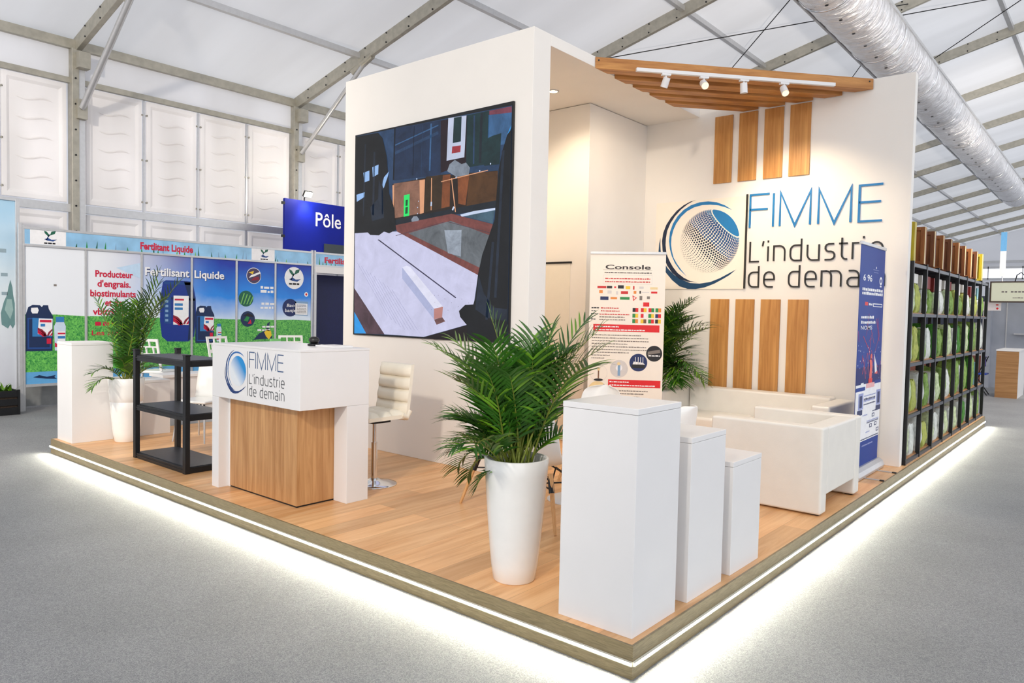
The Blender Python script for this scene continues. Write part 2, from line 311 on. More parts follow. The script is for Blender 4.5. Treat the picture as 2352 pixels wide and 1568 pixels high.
# measured outlines of the printed pictures (cm)
SCREEN_ART=[
('s_slate',1,[(1.5,211.7),(216.8,207.8),(217.1,0.9),(1.1,1.1)]),
('s_navy',2,[(61.7,210.4),(128.6,208.2),(129.3,156.8),(61.6,157.7)]),
('s_maroon',3,[(128.1,207.9),(162.9,207.5),(162.5,163.0),(129.1,158.5)]),
('s_teal',3,[(162.4,207.6),(190.1,207.5),(189.3,160.0),(162.6,159.8)]),
('s_pink',3,[(190.1,207.3),(216.4,207.1),(216.6,201.8),(190.2,203.3)]),
('s_blue',3,[(189.2,203.8),(216.6,201.8),(215.3,175.1),(188.9,175.4)]),
('s_teal',4,[(188.7,183.1),(194.9,184.6),(205.0,185.5),(203.7,158.4),(185.1,158.9)]),
('s_blackline',4,[(61.2,210.1),(63.3,210.2),(62.3,158.5),(60.2,158.3)]),
('s_device',4,[(138.3,208.7),(162.0,207.5),(160.1,169.6),(136.9,169.0)]),
('s_teal',5,[(145.8,208.0),(155.8,207.6),(155.3,184.7),(144.8,184.5)]),
('s_red',5,[(144.2,181.4),(155.4,181.1),(154.9,174.9),(143.6,175.0)]),
('s_wrap',5,[(137.9,159.2),(141.1,165.3),(147.9,168.6),(156.9,163.6),(162.4,164.5),(167.6,159.2),(166.0,152.3),(152.8,151.3)]),
('s_brown',4,[(59.8,154.4),(108.4,156.0),(201.9,153.0),(201.1,120.5),(63.8,115.0)]),
('s_copper',5,[(61.6,154.7),(107.2,154.6),(106.7,122.1),(64.2,119.8)]),
('s_copperhi',6,[(99.9,154.3),(107.7,154.4),(106.7,122.1),(101.4,121.5)]),
('s_copperhi',6,[(59.8,153.2),(62.4,153.3),(62.4,130.7),(60.8,130.5)]),
('s_brown2',5,[(108.9,156.9),(142.5,156.3),(142.1,125.2),(107.9,122.7)]),
('s_orange',6,[(132.2,155.7),(142.5,155.8),(142.1,125.7),(131.0,124.8)]),
('s_orange',6,[(152.1,152.6),(167.1,153.0),(162.8,125.2),(153.4,127.5)]),
('s_brown3',5,[(167.1,154.3),(201.9,152.5),(201.6,126.3),(164.1,124.5)]),
('s_green',7,[(77.5,141.6),(85.9,142.2),(85.6,120.8),(77.5,120.2)]),
('s_greendk',8,[(80.2,136.6),(83.5,136.8),(83.1,130.9),(80.1,130.8)]),
('s_greendk',8,[(80.1,129.4),(83.7,129.7),(83.3,123.2),(79.7,122.9)]),
('s_pipe',6,[(63.7,118.1),(200.5,126.7),(200.3,120.6),(65.1,112.6)]),
('s_wrap',7,[(89.0,116.9),(92.0,119.7),(96.9,119.7),(100.0,116.5),(99.5,114.5),(89.6,114.4)]),
('s_rust',7,[(65.1,112.6),(144.6,118.7),(197.0,105.9),(193.1,94.8),(181.8,60.9),(67.9,105.2)]),
('s_water',8,[(84.7,103.5),(143.6,112.1),(194.1,96.0),(183.3,66.8)]),
('s_waterhi',9,[(135.7,103.8),(158.5,102.6),(158.0,78.1),(140.9,81.9)]),
('s_rust',9,[(143.4,118.6),(146.4,118.4),(197.0,105.4),(196.2,96.2),(144.7,112.0)]),
('s_pool',8,[(158.6,116.0),(199.7,119.8),(197.0,106.2)]),
('s_white',9,[(156.3,117.1),(173.4,119.1),(199.7,120.2),(199.7,118.2),(175.6,116.4),(158.2,114.9)]),
('s_table',9,[(-0.0,107.8),(25.8,107.7),(67.9,106.1),(180.3,60.9),(175.6,32.4),(167.3,14.7),(109.5,1.2),(50.1,1.6),(0.2,49.2)]),
('s_line',10,[(37.7,99.1),(39.9,99.4),(153.3,40.0),(152.0,39.3)]),
('s_rust',10,[(67.9,106.1),(69.7,106.6),(181.7,63.2),(180.3,60.6)]),
('s_brownl',10,[(0.2,49.2),(50.7,1.6),(1.1,0.7)]),
('s_cyan',11,[(0.7,23.9),(21.1,1.4),(1.1,0.7)]),
('s_shadow',10,[(123.7,18.5),(134.7,21.2),(139.0,17.2),(127.3,13.6)]),
('s_bartop',11,[(76.5,69.9),(82.9,71.3),(88.5,70.0),(135.6,31.1),(123.4,29.0)]),
('s_barside',11,[(76.5,69.9),(123.4,29.0),(123.6,18.8),(76.8,58.6)]),
('s_barend',11,[(123.4,29.0),(135.6,31.1),(134.7,20.9),(123.6,18.8)]),
('s_black',12,[(1.5,209.9),(36.3,209.1),(43.8,202.4),(50.4,184.1),(53.5,162.8),(55.2,145.2),(62.1,132.5),(66.6,107.9),(56.0,104.9),(47.9,107.1),(39.8,103.6),(25.9,104.7),(21.6,107.6),(-0.0,107.8)]),
('s_coat',13,[(38.6,160.8),(44.9,149.6),(47.6,121.2),(28.4,118.9),(25.3,133.4),(37.7,141.4)]),
('s_lite',13,[(13.2,170.5),(23.1,171.8),(23.3,161.4),(14.9,160.4)]),
('s_lite',13,[(27.8,174.7),(37.8,176.4),(37.4,166.6),(28.9,164.4)]),
('s_lite',13,[(2.1,148.5),(15.9,150.0),(15.2,145.0),(2.8,140.9)]),
('s_lite',13,[(43.7,155.0),(46.8,162.6),(54.2,167.6),(52.7,162.9),(46.5,151.2)]),
('s_black',12,[(216.9,188.4),(212.1,183.0),(207.1,170.1),(202.9,153.9),(201.3,135.8),(199.3,109.9),(191.1,91.8),(185.1,78.8),(180.3,60.9),(177.6,40.4),(175.2,33.7),(164.7,33.1),(157.0,27.4),(158.7,21.8),(167.3,14.7),(168.0,5.1),(217.1,1.2)]),
('s_coat',13,[(181.3,60.9),(188.2,43.6),(200.0,31.2),(216.3,29.9),(216.6,19.2),(192.9,21.7),(177.9,29.3)]),
('s_cyan',13,[(216.5,190.7),(212.1,183.0),(215.6,186.3)]),
('s_dark',11,[(109.5,0.9),(167.3,14.4),(217.1,1.2),(124.1,-0.7)]),
]
LOGO_A=([(-63.3,104.7),(-71.0,103.3),(-79.6,99.6),(-88.2,93.9),(-96.0,85.9),(-102.0,77.4),(-105.8,67.8),(-107.1,58.1),(-106.0,46.6),(-103.4,36.8),(-99.0,27.7),(-91.9,18.6),(-81.9,11.2),(-71.2,7.9),(-58.2,6.8)],[(-67.8,8.6),(-76.6,12.7),(-84.8,18.5),(-91.3,25.9),(-96.0,33.3),(-99.4,39.9),(-100.9,44.8),(-102.1,53.0),(-101.9,61.1),(-100.4,70.0),(-96.6,78.7),(-90.6,87.2),(-82.9,94.7),(-74.4,100.4),(-67.5,103.5)])
LOGO_B=([(-18.1,89.6),(-27.2,95.7),(-37.1,99.9),(-48.0,101.8),(-58.9,101.6),(-70.0,98.9),(-79.4,94.0),(-87.1,87.0),(-93.0,78.5),(-96.7,68.2),(-97.6,57.7),(-96.1,47.9),(-93.1,38.9),(-88.8,30.7),(-82.3,22.5),(-72.3,13.9)],[(-79.6,21.6),(-86.1,29.8),(-90.8,37.2),(-93.3,45.4),(-94.6,53.5),(-94.3,62.4),(-92.3,70.4),(-88.6,78.2),(-82.6,85.9),(-75.0,92.1),(-65.6,96.2),(-55.4,98.0),(-45.3,97.8),(-35.4,96.3),(-26.3,93.3)])
LOGO_C=([(-109.3,62.3),(-110.9,55.0),(-111.5,45.2),(-109.8,36.9),(-105.8,27.8),(-100.1,18.7),(-91.6,9.7),(-81.6,2.3),(-70.9,-0.8),(-60.6,-1.0),(-48.7,1.0),(-37.1,5.2),(-26.6,10.6),(-18.7,15.1),(-11.3,21.1)],[(-20.4,16.6),(-30.8,11.4),(-42.2,7.2),(-55.6,5.4),(-67.7,6.2),(-79.2,10.4),(-89.2,16.1),(-97.5,23.6),(-103.2,31.0),(-107.1,39.3),(-108.7,46.7),(-109.3,54.9)])
# ------------------------------------------------------------------ the hall
CARP=carpet(); ROOFM=tent_fabric('tent_roof_fabric',.5,RT); PANELM=tent_fabric('moulded_wall_panel',.55,WT,(1,.985,.98))
WFAB=tent_fabric('tent_wall_fabric',.6,.3)
b=MB(); b.box(-16,-14,-.1,16,62,0); S(b.obj('floor',CARP))
XT=-12.0; ZE=5.78; SL=.245; PY=[-10.7,-6.5,-2.29,1.93,6.15,10.37,14.55,18.6,22.7,26.8,30.9,35,39.1,43.2,47.3,51.4,55.5]
def zr(x): return ZE+SL*(x-XT)
b=MB(); XR=9.0
Y0,Y1=-11,58.2
ny=120; nx=22; V=[];F=[]
for i in range(ny+1):
    y=Y0+(Y1-Y0)*i/ny
    for j in range(nx+1):
        x=XT-.1+(XR-XT)*j/nx; d=min(abs(y-p) for p in PY)
        V.append((x,y,zr(x)+.24-.05*min(1,d/1.2)*(1 if d<2.2 else 0)))
for i in range(ny):
    for j in range(nx):
        a=i*(nx+1)+j; F.append((a,a+1,a+nx+2,a+nx+1))
b.add(V,F,0,True); S(b.obj('ceiling',ROOFM))
def bolts(b,p0,p1,k,m,axis,r=.016):
    for i in range(k):
        t=(i+.5)/k; p=Vector(p0).lerp(Vector(p1),t); b.tube([p,p+Vector(axis)*.012],r,6,m)
for i,y in enumerate(PY):
    b=MB(); w=.09; h=.24
    p=[(XT,y-w/2,zr(XT)),(XR,y-w/2,zr(XR)),(XR,y-w/2,zr(XR)+h),(XT,y-w/2,zr(XT)+h)]
    b.prism(p,(0,w,0),0)
    for q in (.035,.205):
        bolts(b,(XT+.2,y-w/2,zr(XT+.2)+q),(XR,y-w/2,zr(XR)+q),34 if i<8 else 0,1,(0,-1,0))
    S(b.obj('rafter',[STEEL,BLACKM],bevel=.012))
for x in (-9.85,-7.45,-5.25,-3.0,-.8,1.4,3.6,5.8):
    b=MB(); z=zr(x)+.1; b.box(x-.045,Y0+.2,z,x+.045,Y1-.3,z+.1); S(b.obj('purlin',[ALU]))
b=MB(); b.box(XT-.05,Y0,ZE+.05,XT+.07,Y1,ZE+.2); S(b.obj('eave_beam',[STEEL]))
b=MB(); b.box(XT-.05,Y0,5.27,XT+.03,Y1,5.36); S(b.obj('rail',[STEEL]))
b=MB(); b.box(XT-.05,Y0,3.14,XT+.03,Y1,3.27); S(b.obj('rail',[ALU]))
b=MB(); b.box(XT-.12,Y0,0,XT-.11,Y1,ZE+.3); wl=S(b.obj('wall_left',[tent_fabric('tent_wall_skin',.3,.62)]))
b=MB(); b.face([(XT-.02,Y0,5.34),(XT-.02,Y1,5.34),(XT-.02,Y1,5.9),(XT-.02,Y0,5.9)]); S(b.obj('wall_valance',[WFAB]))
def panel(y0,y1,z0,z1,seed):
    b=MB(); d=.05; x=XT-.05; f=.07
    b.box(x,y0,z0,x+.012,y1,z1)
    # raised border frame with sloping inner lip
    o=[(y0,z0),(y1,z0),(y1,z1),(y0,z1)]; i1=[(y0+f,z0+f),(y1-f,z0+f),(y1-f,z1-f),(y0+f,z1-f)]; f2=f+.045
    i2=[(y0+f2,z0+f2),(y1-f2,z0+f2),(y1-f2,z1-f2),(y0+f2,z1-f2)]
    V=[(x+.012,a,c) for a,c in o]+[(x+d,a+(0.01 if a==y0 else -.01),c) for a,c in o]+[(x+d,a,c) for a,c in i1]+[(x+.016,a,c) for a,c in i2]
    F=[]
    for r_ in range(3):
        for j in range(4): F.append((r_*4+j,r_*4+(j+1)%4,(r_+1)*4+(j+1)%4,(r_+1)*4+j))
    F.append((12,13,14,15)); b.add(V,F)
    nw=5 if z1-z0>1.5 else 1
    for k in range(nw):
        zc=z0+f2+(z1-z0-2*f2)*(k+.75)/(nw+.5); ym=(y0+y1)/2; L=(y1-y0)*.29
        pts=[(x+.014,ym-L+2*L*t/14,zc-.028*math.sin(2*PI*t/14)) for t in range(15)]
        b.tube(pts,[.004+.02*math.sin(PI*t/14) for t in range(15)],6)
    o=b.obj('wall_panel',PANELM,wl,bevel=.006); o['label']='moulded white panel with embossed waves'
for k in range(1,6):
    ya=PY[k]+.11; yb=PY[k+1]-.11; wd=(yb-ya)/4
    for j in range(4):
        panel(ya+wd*j+.035,ya+wd*(j+1)-.035,3.3,5.25,k*4+j); panel(ya+wd*j+.035,ya+wd*(j+1)-.035,1.2,3.12,k*4+j)
    for j in range(1,4):
        b=MB(); y=ya+wd*j
        b.box(XT-.05,y-.016,0,XT-.015,y+.016,5.26,0)
        for z in (3.45,4.2,5.0): b.tube([(XT-.03,y-.04,z),(XT+.0,y-.04,z)],.018,8,1); b.tube([(XT-.03,y+.04,z),(XT,y+.04,z)],.018,8,1)
        S(b.obj('panel_post',[ALU,STEEL]))
for i,y in enumerate(PY):
    b=MB(); b.box(XT-.08,y-.11,0,XT+.12,y+.0,ZE+.05,0); b.box(XT+.0,y-.02,0,XT+.1,y+.1,ZE-.1,1)
    for z in [k*.42+.3 for k in range(13)]: b.tube([(XT+.12,y-.055,z),(XT+.132,y-.055,z)],.016,6,2)
    S(b.obj('tent_post',[STEEL,ALU,BLACKM],bevel=.008))
    if 1<i<8:
        b=MB(); a=Vector((XT+.2,y+.02,4.86)); c=Vector((XT+2.35,y+.02,zr(XT+2.35)+.03)); b.tube([a,c],.055,4,0)
        b.box(XT+.1,y-.05,4.68,XT+.2,y+.1,5.0,1); b.box(XT+.1,y-.06,ZE-.28,XT+.28,y+.12,ZE-.02,1)
        b.tube([c-Vector((.45,0,.18)),c+Vector((.12,0,.04))],.075,6,1)
        S(b.obj('rafter_brace',[ALU,STEEL]))
def wire(a,c,n='bracing_cable'):
    b=MB(); b.tube([a,c],.011,5); S(b.obj(n,[BLACKM]))
zz=lambda x: zr(x)-.02
wire((-7.0,10.4,zz(-7)+.02),(-2.2,14.5,zz(-2.2)+.12)); wire((-6.6,14.5,zz(-6.6)+.1),(-2.2,10.4,zz(-2.2)+.05))
wire((-2.4,14.6,zz(-2.4)),(2.2,18.5,zz(2.2)+.1)); wire((-2.5,18.5,zz(-2.5)+.15),(2.2,14.6,zz(2.2)+.05)); wire((-4.8,18.5,zz(-4.8)+.1),(-2.4,14.6,zz(-2.4)+.05))
# far gable end
b=MB(); b.box(-12,57.9,0,10,58,4.55); b.prism([(-12,57.9,5.3),(10,57.9,5.3),(10,57.9,zr(10)+.24),(-12,57.9,zr(-12)+.24)],(0,.1,0)); S(b.obj('wall_far',[WFAB]))
b=MB(); b.box(-12,57.8,4.5,10,57.9,4.6); b.box(-12,57.8,5.25,10,57.9,5.4); b.box(-12,57.75,5.65,10,57.85,5.8)
for k in range(12): b.box(-12+k*2,57.8,4.5,-11.94+k*2,57.9,5.4)
S(b.obj('window_1',[ALU]))
glass=bpy.data.materials.new('window_film'); glass.use_nodes=True; nt=glass.node_tree; nt.nodes.remove(nt.nodes['Principled BSDF'])
t_=nt.nodes.new('ShaderNodeBsdfTranslucent'); t_.inputs[0].default_value=(.95,.97,1,1); tr_=nt.nodes.new('ShaderNodeBsdfTransparent'); mx_=nt.nodes.new('ShaderNodeMixShader'); mx_.inputs[0].default_value=.5
nt.links.new(t_.outputs[0],mx_.inputs[1]); nt.links.new(tr_.outputs[0],mx_.inputs[2]); nt.links.new(mx_.outputs[0],nt.nodes['Material Output'].inputs[0])
b=MB(); b.box(-12,57.93,4.55,10,57.94,5.3); o=b.obj('pane',[glass],bpy.data.objects['window_1'])
# ------------------------------------------------------------------ ventilation duct hung under the roof
def duct_mat():
    m,nt,b=setup('duct_foil'); N=nt.nodes; L=nt.links
    b.inputs['Metallic'].default_value=.7; b.inputs['Roughness'].default_value=.2; b.inputs['Base Color'].default_value=lin((243,242,244))+(1,)
    tc=N.new('ShaderNodeTexCoord'); nz=N.new('ShaderNodeTexNoise'); nz.inputs['Scale'].default_value=3.0; nz.inputs['Detail'].default_value=6; nz.inputs['Roughness'].default_value=.6; nz.inputs['Distortion'].default_value=.8
    mp=N.new('ShaderNodeMapping'); mp.inputs['Scale'].default_value=(1,2.6,1); L.new(tc.outputs['Object'],mp.inputs[0]); L.new(mp.outputs[0],nz.inputs['Vector'])
    bp=N.new('ShaderNodeBump'); bp.inputs['Strength'].default_value=1; bp.inputs['Distance'].default_value=.12
    L.new(nz.outputs[0],bp.inputs['Height']); L.new(bp.outputs[0],b.inputs['Normal'])
    return m
DX,DZ,DR=DUCT
dt=T('ventilation_duct','big silver foil ventilation duct hung below the tent roof beside the white stand','duct',(DX,0,DZ))
g=random.Random(3); prof=[]; V=[];F=[]; n=40; ys=[-1+.1*i for i in range(370)]
for i,y in enumerate(ys):
    r_=DR*(1+(.012 if i%6==0 else 0)+g.uniform(-.004,.004))
    for j in range(n):
        a=2*PI*j/n; q=r_*(1+g.uniform(-.004,.004)); V.append((q*math.cos(a),y,q*math.sin(a)))
for i in range(len(ys)-1):
    for j in range(n): F.append((i*n+j,i*n+(j+1)%n,(i+1)*n+(j+1)%n,(i+1)*n+j))
b=MB(); b.add(V,F,0,True); b.obj('duct_skin',[duct_mat()],dt)
for k in range(12):
    y=.5+k*3.05; b=MB(); b.tube([(DR*1.02*math.cos(2*PI*j/24),y,DR*1.02*math.sin(2*PI*j/24)) for j in range(25)],.015,6); b.obj('hoop',[CHROME],dt)
b=MB()
for s in (-1,1):
    b.box(s*DR*.98-.02,-1,.1 if s>0 else -.25,s*DR*.98+.02,35.9,.16 if s>0 else -.19)
b.obj('hanging_rail',[ALU],dt)
for k in range(40):
    y=1.2+k*.75; a=-1.45; b=MB(); b.tube([(DR*.995*math.cos(a),y,DR*.995*math.sin(a)),(DR*1.012*math.cos(a),y,DR*1.012*math.sin(a))],.028,8); b.obj('air_hole',[BLACKM],dt)
# ------------------------------------------------------------------ the stand
HP=.155; PL,PD=7.25,10.6
b=MB(); b.box(-PL+.012,.012,HP-.012,-.012,PD,HP); S(b.obj('floor_stage',[FLOORW]))
b=MB()
b.box(-PL,0,0,0,.012,HP-.0005); b.box(-.012,.012,0,0,PD,HP-.0005); b.box(-PL,.012,0,-PL+.012,PD,HP-.0005)
b.box(-PL,PD-.012,0,0,PD,HP-.0005)
S(b.obj('trim_1',[EDGE]))
LED=glow('led_strip_light',(255,251,230),LEDS); LEDP=M('led_profile',(210,206,190),.5)
def led(p0,p1,nrm,label):
    a=Vector(p0); c=Vector(p1); d=(c-a); n=Vector(nrm)
    t=T('led_strip',label,'light strip',p0)
    b=MB(); q=[a+Vector((0,0,-.014)),a+Vector((0,0,.008)),a+n*.0114+Vector((0,0,.006)),a+n*.0114+Vector((0,0,.0042)),a+n*.0106+Vector((0,0,.0042)),a+n*.0115-Vector((0,0,.006)),a+n*.0115-Vector((0,0,.012))]
    b.prism(q,d); b.obj('profile',[LEDP],t,w=True)
    b=MB(); q=[a+n*.0116-Vector((0,0,.0058)),a+n*.0108+Vector((0,0,.0038)),a+n*.0122+Vector((0,0,.0036)),a+n*.0122-Vector((0,0,.0058))]
    b.prism(q,d); b.obj('diffuser',[LED],t,w=True)
led((-PL,-.0005,.076),(0,-.0005,.076),(0,-1,0),'glowing warm white light strip along the stage edge facing the reception counter aisle')
led((.0005,0,.076),(.0005,PD,.076),(1,0,0),'glowing warm white light strip along the stage edge below the black shelving')
ZT=4.08
b=MB(); b.box(-4.95,2.12,HP,-2.35,2.36,ZT); S(b.obj('wall_screen',[WALL],bevel=.004))
b=MB(); b.box(-4.95,5.28,HP,-.06,5.38,ZT); S(b.obj('wall_back',[WALL],bevel=.004))
b=MB(); b.box(-4.95,4.02,HP,-3.05,5.28,3.975); S(b.obj('wall_storage',[WALL],bevel=.004))
b=MB(); b.box(-4.95,2.36,HP,-4.87,5.28,ZT); S(b.obj('wall_side',[WALL]))
b=MB(); b.box(-4.87,2.36,3.98,-2.35,5.28,ZT); S(b.obj('ceiling_soffit',[WALL],bevel=.003))
# storage door flush in its wall
b=MB(); b.box(-3.95,4.012,HP+.01,-3.27,4.02,2.2,0); b.box(-3.97,4.006,2.2,-3.25,4.0195,2.222,1); d_=S(b.obj('door_1',[M('door_leaf',(238,231,216),.5,noise=.01),BLACKM]))
# recessed lamp in the soffit
dl=T('recessed_spotlight','round recessed spotlight glowing in the white soffit beside the screen wall','ceiling light',(-3.13,3.435,3.98))
b=MB(); b.lathe([(.062,0),(.062,-.008),(.045,-.008),(.045,0)],24); rm_=b.obj('rim',[ALU],dl)
b=MB(); b.disc((0,0,-.003),.044); b.obj('lamp_face',[glow('warm_lamp',(255,226,170),25)],rm_)
light('recessed_spot','SPOT',(-3.13,3.435,3.955),RSE,(1,.82,.6),(-3.13,3.435,0),.04,140,.9)
dl2=T('recessed_spotlight','added, unseen round fill lamp in the soffit behind the screen wall, farther from the stage edge','ceiling light',(-4.1,3.2,3.98))  # unseen extra lamp, added to warm and brighten the niche
b=MB(); b.lathe([(.062,0),(.062,-.008),(.045,-.008),(.045,0)],24); b.obj('rim',[ALU],dl2)
b=MB(); b.disc((0,0,-.003),.044); b.obj('lamp_face',[MC['warm_lamp']],dl2)
light('recessed_spot','SPOT',(-4.1,3.2,3.955),RSE,(1,.82,.6),(-4.1,3.2,0),.04,140,.9)
# ------------------------------------------------------------------ LED screen
SA={'s_slate':(40,66,100),'s_navy':(30,48,78),'s_maroon':(36,20,30),'s_teal':(22,50,54),'s_pink':(122,62,78),'s_blue':(58,98,142),'s_blackline':(12,18,30),'s_device':(196,204,228),'s_red':(160,50,60),'s_wrap':(132,142,156),'s_brown':(40,28,22),'s_copper':(140,100,82),'s_copperhi':(228,164,124),'s_brown2':(58,42,24),'s_orange':(132,74,40),'s_brown3':(84,54,26),'s_green':(42,236,112),'s_greendk':(16,80,44),'s_pipe':(26,34,44),'s_rust':(124,70,66),'s_water':(106,112,118),'s_waterhi':(156,166,180),'s_pool':(64,92,110),'s_white':(204,218,244),'s_table':(206,206,236),'s_line':(58,54,80),'s_line2':(160,160,200),'s_brownl':(88,66,76),'s_cyan':(50,158,236),'s_shadow':(120,84,84),'s_bartop':(228,228,248),'s_barside':(176,182,218),'s_barend':(190,132,126),'s_black':(16,19,24),'s_coat':(32,42,58),'s_lite':(152,190,240),'s_dark':(26,18,22)}
sc=T('video_wall_screen','large glowing video screen showing a workshop on the white screen wall','screen',(-3.65,2.12,1.36))
b=MB(); b.box(-4.745,2.098,1.355,-2.545,2.1195,3.475); bz=b.obj('bezel',[M('screen_bezel',(14,15,18),.4)],sc,w=True)
a=Art((-4.73,2.0975,1.36),(1,0,0),(0,0,1),(0,-1,0),.0003)
for m,l,p in SCREEN_ART: a.poly([(x/100,min(y/100,2.105)) for x,y in p],glow(m,SA[m],SCR),l)
GS=lambda m: glow(m,SA[m],SCR)
for x0,y0,x1,y1,w_,m,l in ((.90,1.60,.91,2.08,.008,'s_blackline',5),(1.02,1.60,1.03,2.07,.006,'s_slate',5),(1.14,1.62,1.15,2.07,.02,'s_blue',3),(.63,1.93,1.25,2.04,.012,'s_blue',4),(.63,1.85,1.25,1.97,.03,'s_slate',3),(1.72,1.62,1.72,2.06,.02,'s_slate',5),(1.80,1.62,1.81,2.07,.03,'s_pipe',5),(1.17,1.24,1.17,1.55,.012,'s_copperhi',7),(1.5,1.2,1.44,1.52,.012,'s_copperhi',7),(1.17,1.28,1.172,1.32,.02,'s_white',8),(1.46,1.22,1.48,1.25,.02,'s_white',8),(1.3,1.5,1.9,1.545,.008,'s_copperhi',7),(.66,1.02,1.36,1.115,.006,'s_brownl',10),(1.4,1.115,1.95,.98,.006,'s_brownl',10),(.02,.44,.42,.02,.016,'s_brownl',11),(.45,1.25,.44,1.6,.02,'s_coat',13),(.30,1.25,.31,1.9,.03,'s_coat',13),(.14,1.25,.16,2.0,.02,'s_coat',13),(2.02,.4,2.08,1.7,.03,'s_coat',13),(1.92,.2,1.98,.9,.03,'s_coat',13)):
    a.line([(x0,y0),(x1,y1)],w_,GS(m),l)
for k in range(9):
    x0,y0=.10+.07*k,.86-.035*k; L_=min(.86,(y0-.06)/.78); a.line([(x0-.05,y0-.1),(x0+L_*.52,y0-L_*.80+.03)],.0035,GS('s_line2'),10)
for x,y,r_ in ((.98,1.28,.006),(.99,1.34,.006),(.98,1.22,.006),(1.93,1.6,.008),(1.80,1.55,.008),(1.5,1.52,.008),(.96,1.56,.008),(.52,1.19,.008)): a.circ(x,y,r_,GS('s_white'),9,8)
for k in range(14): a.circ(1.0+.045*k%.5+.2,.28+.07*((k*7)%5)/2,.0035,GS('s_brownl'),11,6)
a.done('screen_picture',sc)
# ------------------------------------------------------------------ company sign on the back wall
def logo(a,ox,oy,k,cols,l0,dots=True,sx=1):
    c1,c2,c3,gl=cols
    for (o,i),m in ((LOGO_A,c1),(LOGO_B,c2),(LOGO_C,c3)):
        a.poly([(ox+x/100*k*sx,oy+y/100*k) for x,y in o]+[(ox+x/100*k*sx,oy+y/100*k) for x,y in i],m,l0)
def globe(a,cx,cy,r,mats,l,sx=1,rings=30):
    pole=Vector((.68,.70,.22)).normalized(); e1=pole.cross(Vector((0,0,1))).normalized(); e2=pole.cross(e1)
    # solid cap
    pts=[]
    for k in range(64):
        an=2*PI*k/64; x,y=math.cos(an),math.sin(an); pts.append((x,y))
    th0=math.radians(38)
    cap=[]
    for k in range(48):
        an=2*PI*k/48; p=pole*math.cos(th0)+(e1*math.cos(an)+e2*math.sin(an))*math.sin(th0)
        q=Vector((p.x,p.y)); 
        if p.z<0: q=q.normalized()
        cap.append((cx+q.x*r*sx,cy+q.y*r))
    a.poly(cap,mats[0],l)
    for i in range(1,rings):
        th=th0+(PI*.94-th0)*i/rings; n=max(8,int(2*PI*math.sin(th)/.094))
        s=.056*(1.0-.62*max(0,(th-.8)/2.1))
        for k in range(n):
            an=2*PI*(k+.5*(i%2))/n; p=pole*math.cos(th)+(e1*math.cos(an)+e2*math.sin(an))*math.sin(th)
            if p.z<.03: continue
            d1=(pole*-math.sin(th)+(e1*math.cos(an)+e2*math.sin(an))*math.cos(th))*s; d2=(-e1*math.sin(an)+e2*math.cos(an))*s
            fade=1 if p.z>.3 else .55+p.z*1.5
            t=(p.x*.5+p.y*.55+1)/2; m=mats[1] if t>.72 else mats[2] if t>.5 else mats[3]
            if (p.x+p.y)<-.55: fade*=.72
            q=[p+d1*fade*.8,p+(d1+d2)*.5*fade*1.1,p+d2*fade*.8,p+(d2-d1)*.5*fade*1.1,p-d1*fade*.8,p-(d1+d2)*.5*fade*1.1,p-d2*fade*.8,p+(d1-d2)*.5*fade*1.1]
            a.poly([(cx+v.x*r*sx,cy+v.y*r) for v in q],m,l)
LB=M('logo_blue',(22,120,182),.4); LB2=M('logo_mid_blue',(14,74,132),.4); LN=M('logo_navy',(10,32,62),.4); LK=M('letter_black',(36,34,32),.4)
LOGOC=[LN,LB,M('logo_deep_blue',(6,62,100),.4),LB]
GM=[LB,M('globe_blue',(28,112,168),.4),LB2,LN]
sg=T('company_sign','raised company sign with dotted blue globe and thin lettering on the niche back wall','sign',(-1.5,5.28,2.5))
a=Art((-1.72,5.268,1.96),(1,0,0),(0,0,1),(0,-1,0)); a.prism([a.P(x,z,0) for x,z in ((-1.16,-.01),(-.01,-.01),(-.01,1.045),(-1.16,1.045))],(0,.0115,0),a.mi_(M('sign_board',(246,236,222),.45,noise=.008))); a.done('board',sg)
BF=5.2675
a=Art((-1.72,BF,1.96),(1,0,0),(0,0,1),(0,-1,0)); logo(a,0,0,1,LOGOC,1); a.done('crescents',sg,label='three blue crescent arcs')
a=Art((-1.72,BF,1.96),(1,0,0),(0,0,1),(0,-1,0)); globe(a,-.455,.549,.372,GM,1); a.done('globe',sg,label='halftone dotted blue globe')
a=Art((-1.72,5.268,1.96),(1,0,0),(0,0,1),(0,-1,0)); a.line([(-.005,-.005),(-.005,1.06)],.02,LK,0,.012); a.done('divider',sg)
def fimme(a,ox,oy,kx,h,w,m,l,depth=0):
    xs={'F':[[(.215,1),(0,1),(0,0)],[(0,.55),(.2,.55)]],'I':[[(.265,0),(.265,1)]]}
    for st in xs['F']+xs['I']: a.line([(ox+x*kx,oy+y*h) for x,y in st],w,m,l,depth)
    for x0 in (.34,.75): a.line([(ox+(x0+x*.325)*kx,oy+y*h) for x,y in ((0,0),(0,1),(.5,0),(1,1),(1,0))],w,m,l,depth)
    for st in ([(1.375,1),(1.155,1),(1.155,0),(1.375,0)],[(1.155,.53),(1.36,.53)]): a.line([(ox+x*kx,oy+y*h) for x,y in st],w,m,l,depth)
a=Art((-1.70,5.279,2.64),(1,0,0),(0,0,1),(0,-1,0)); fimme(a,.01,0,1,.368,.021,LB,0,.012); a.done('lettering',sg,label='raised blue capital letters FIMME')
a=Art((-1.70,5.279,1.96),(1,0,0),(0,0,1),(0,-1,0)); strokes(a,"L'industrie",.025,1.405,.298,.165,.0165,LK,0,.012); a.done('lettering',sg,label="black thin letters L'industrie")
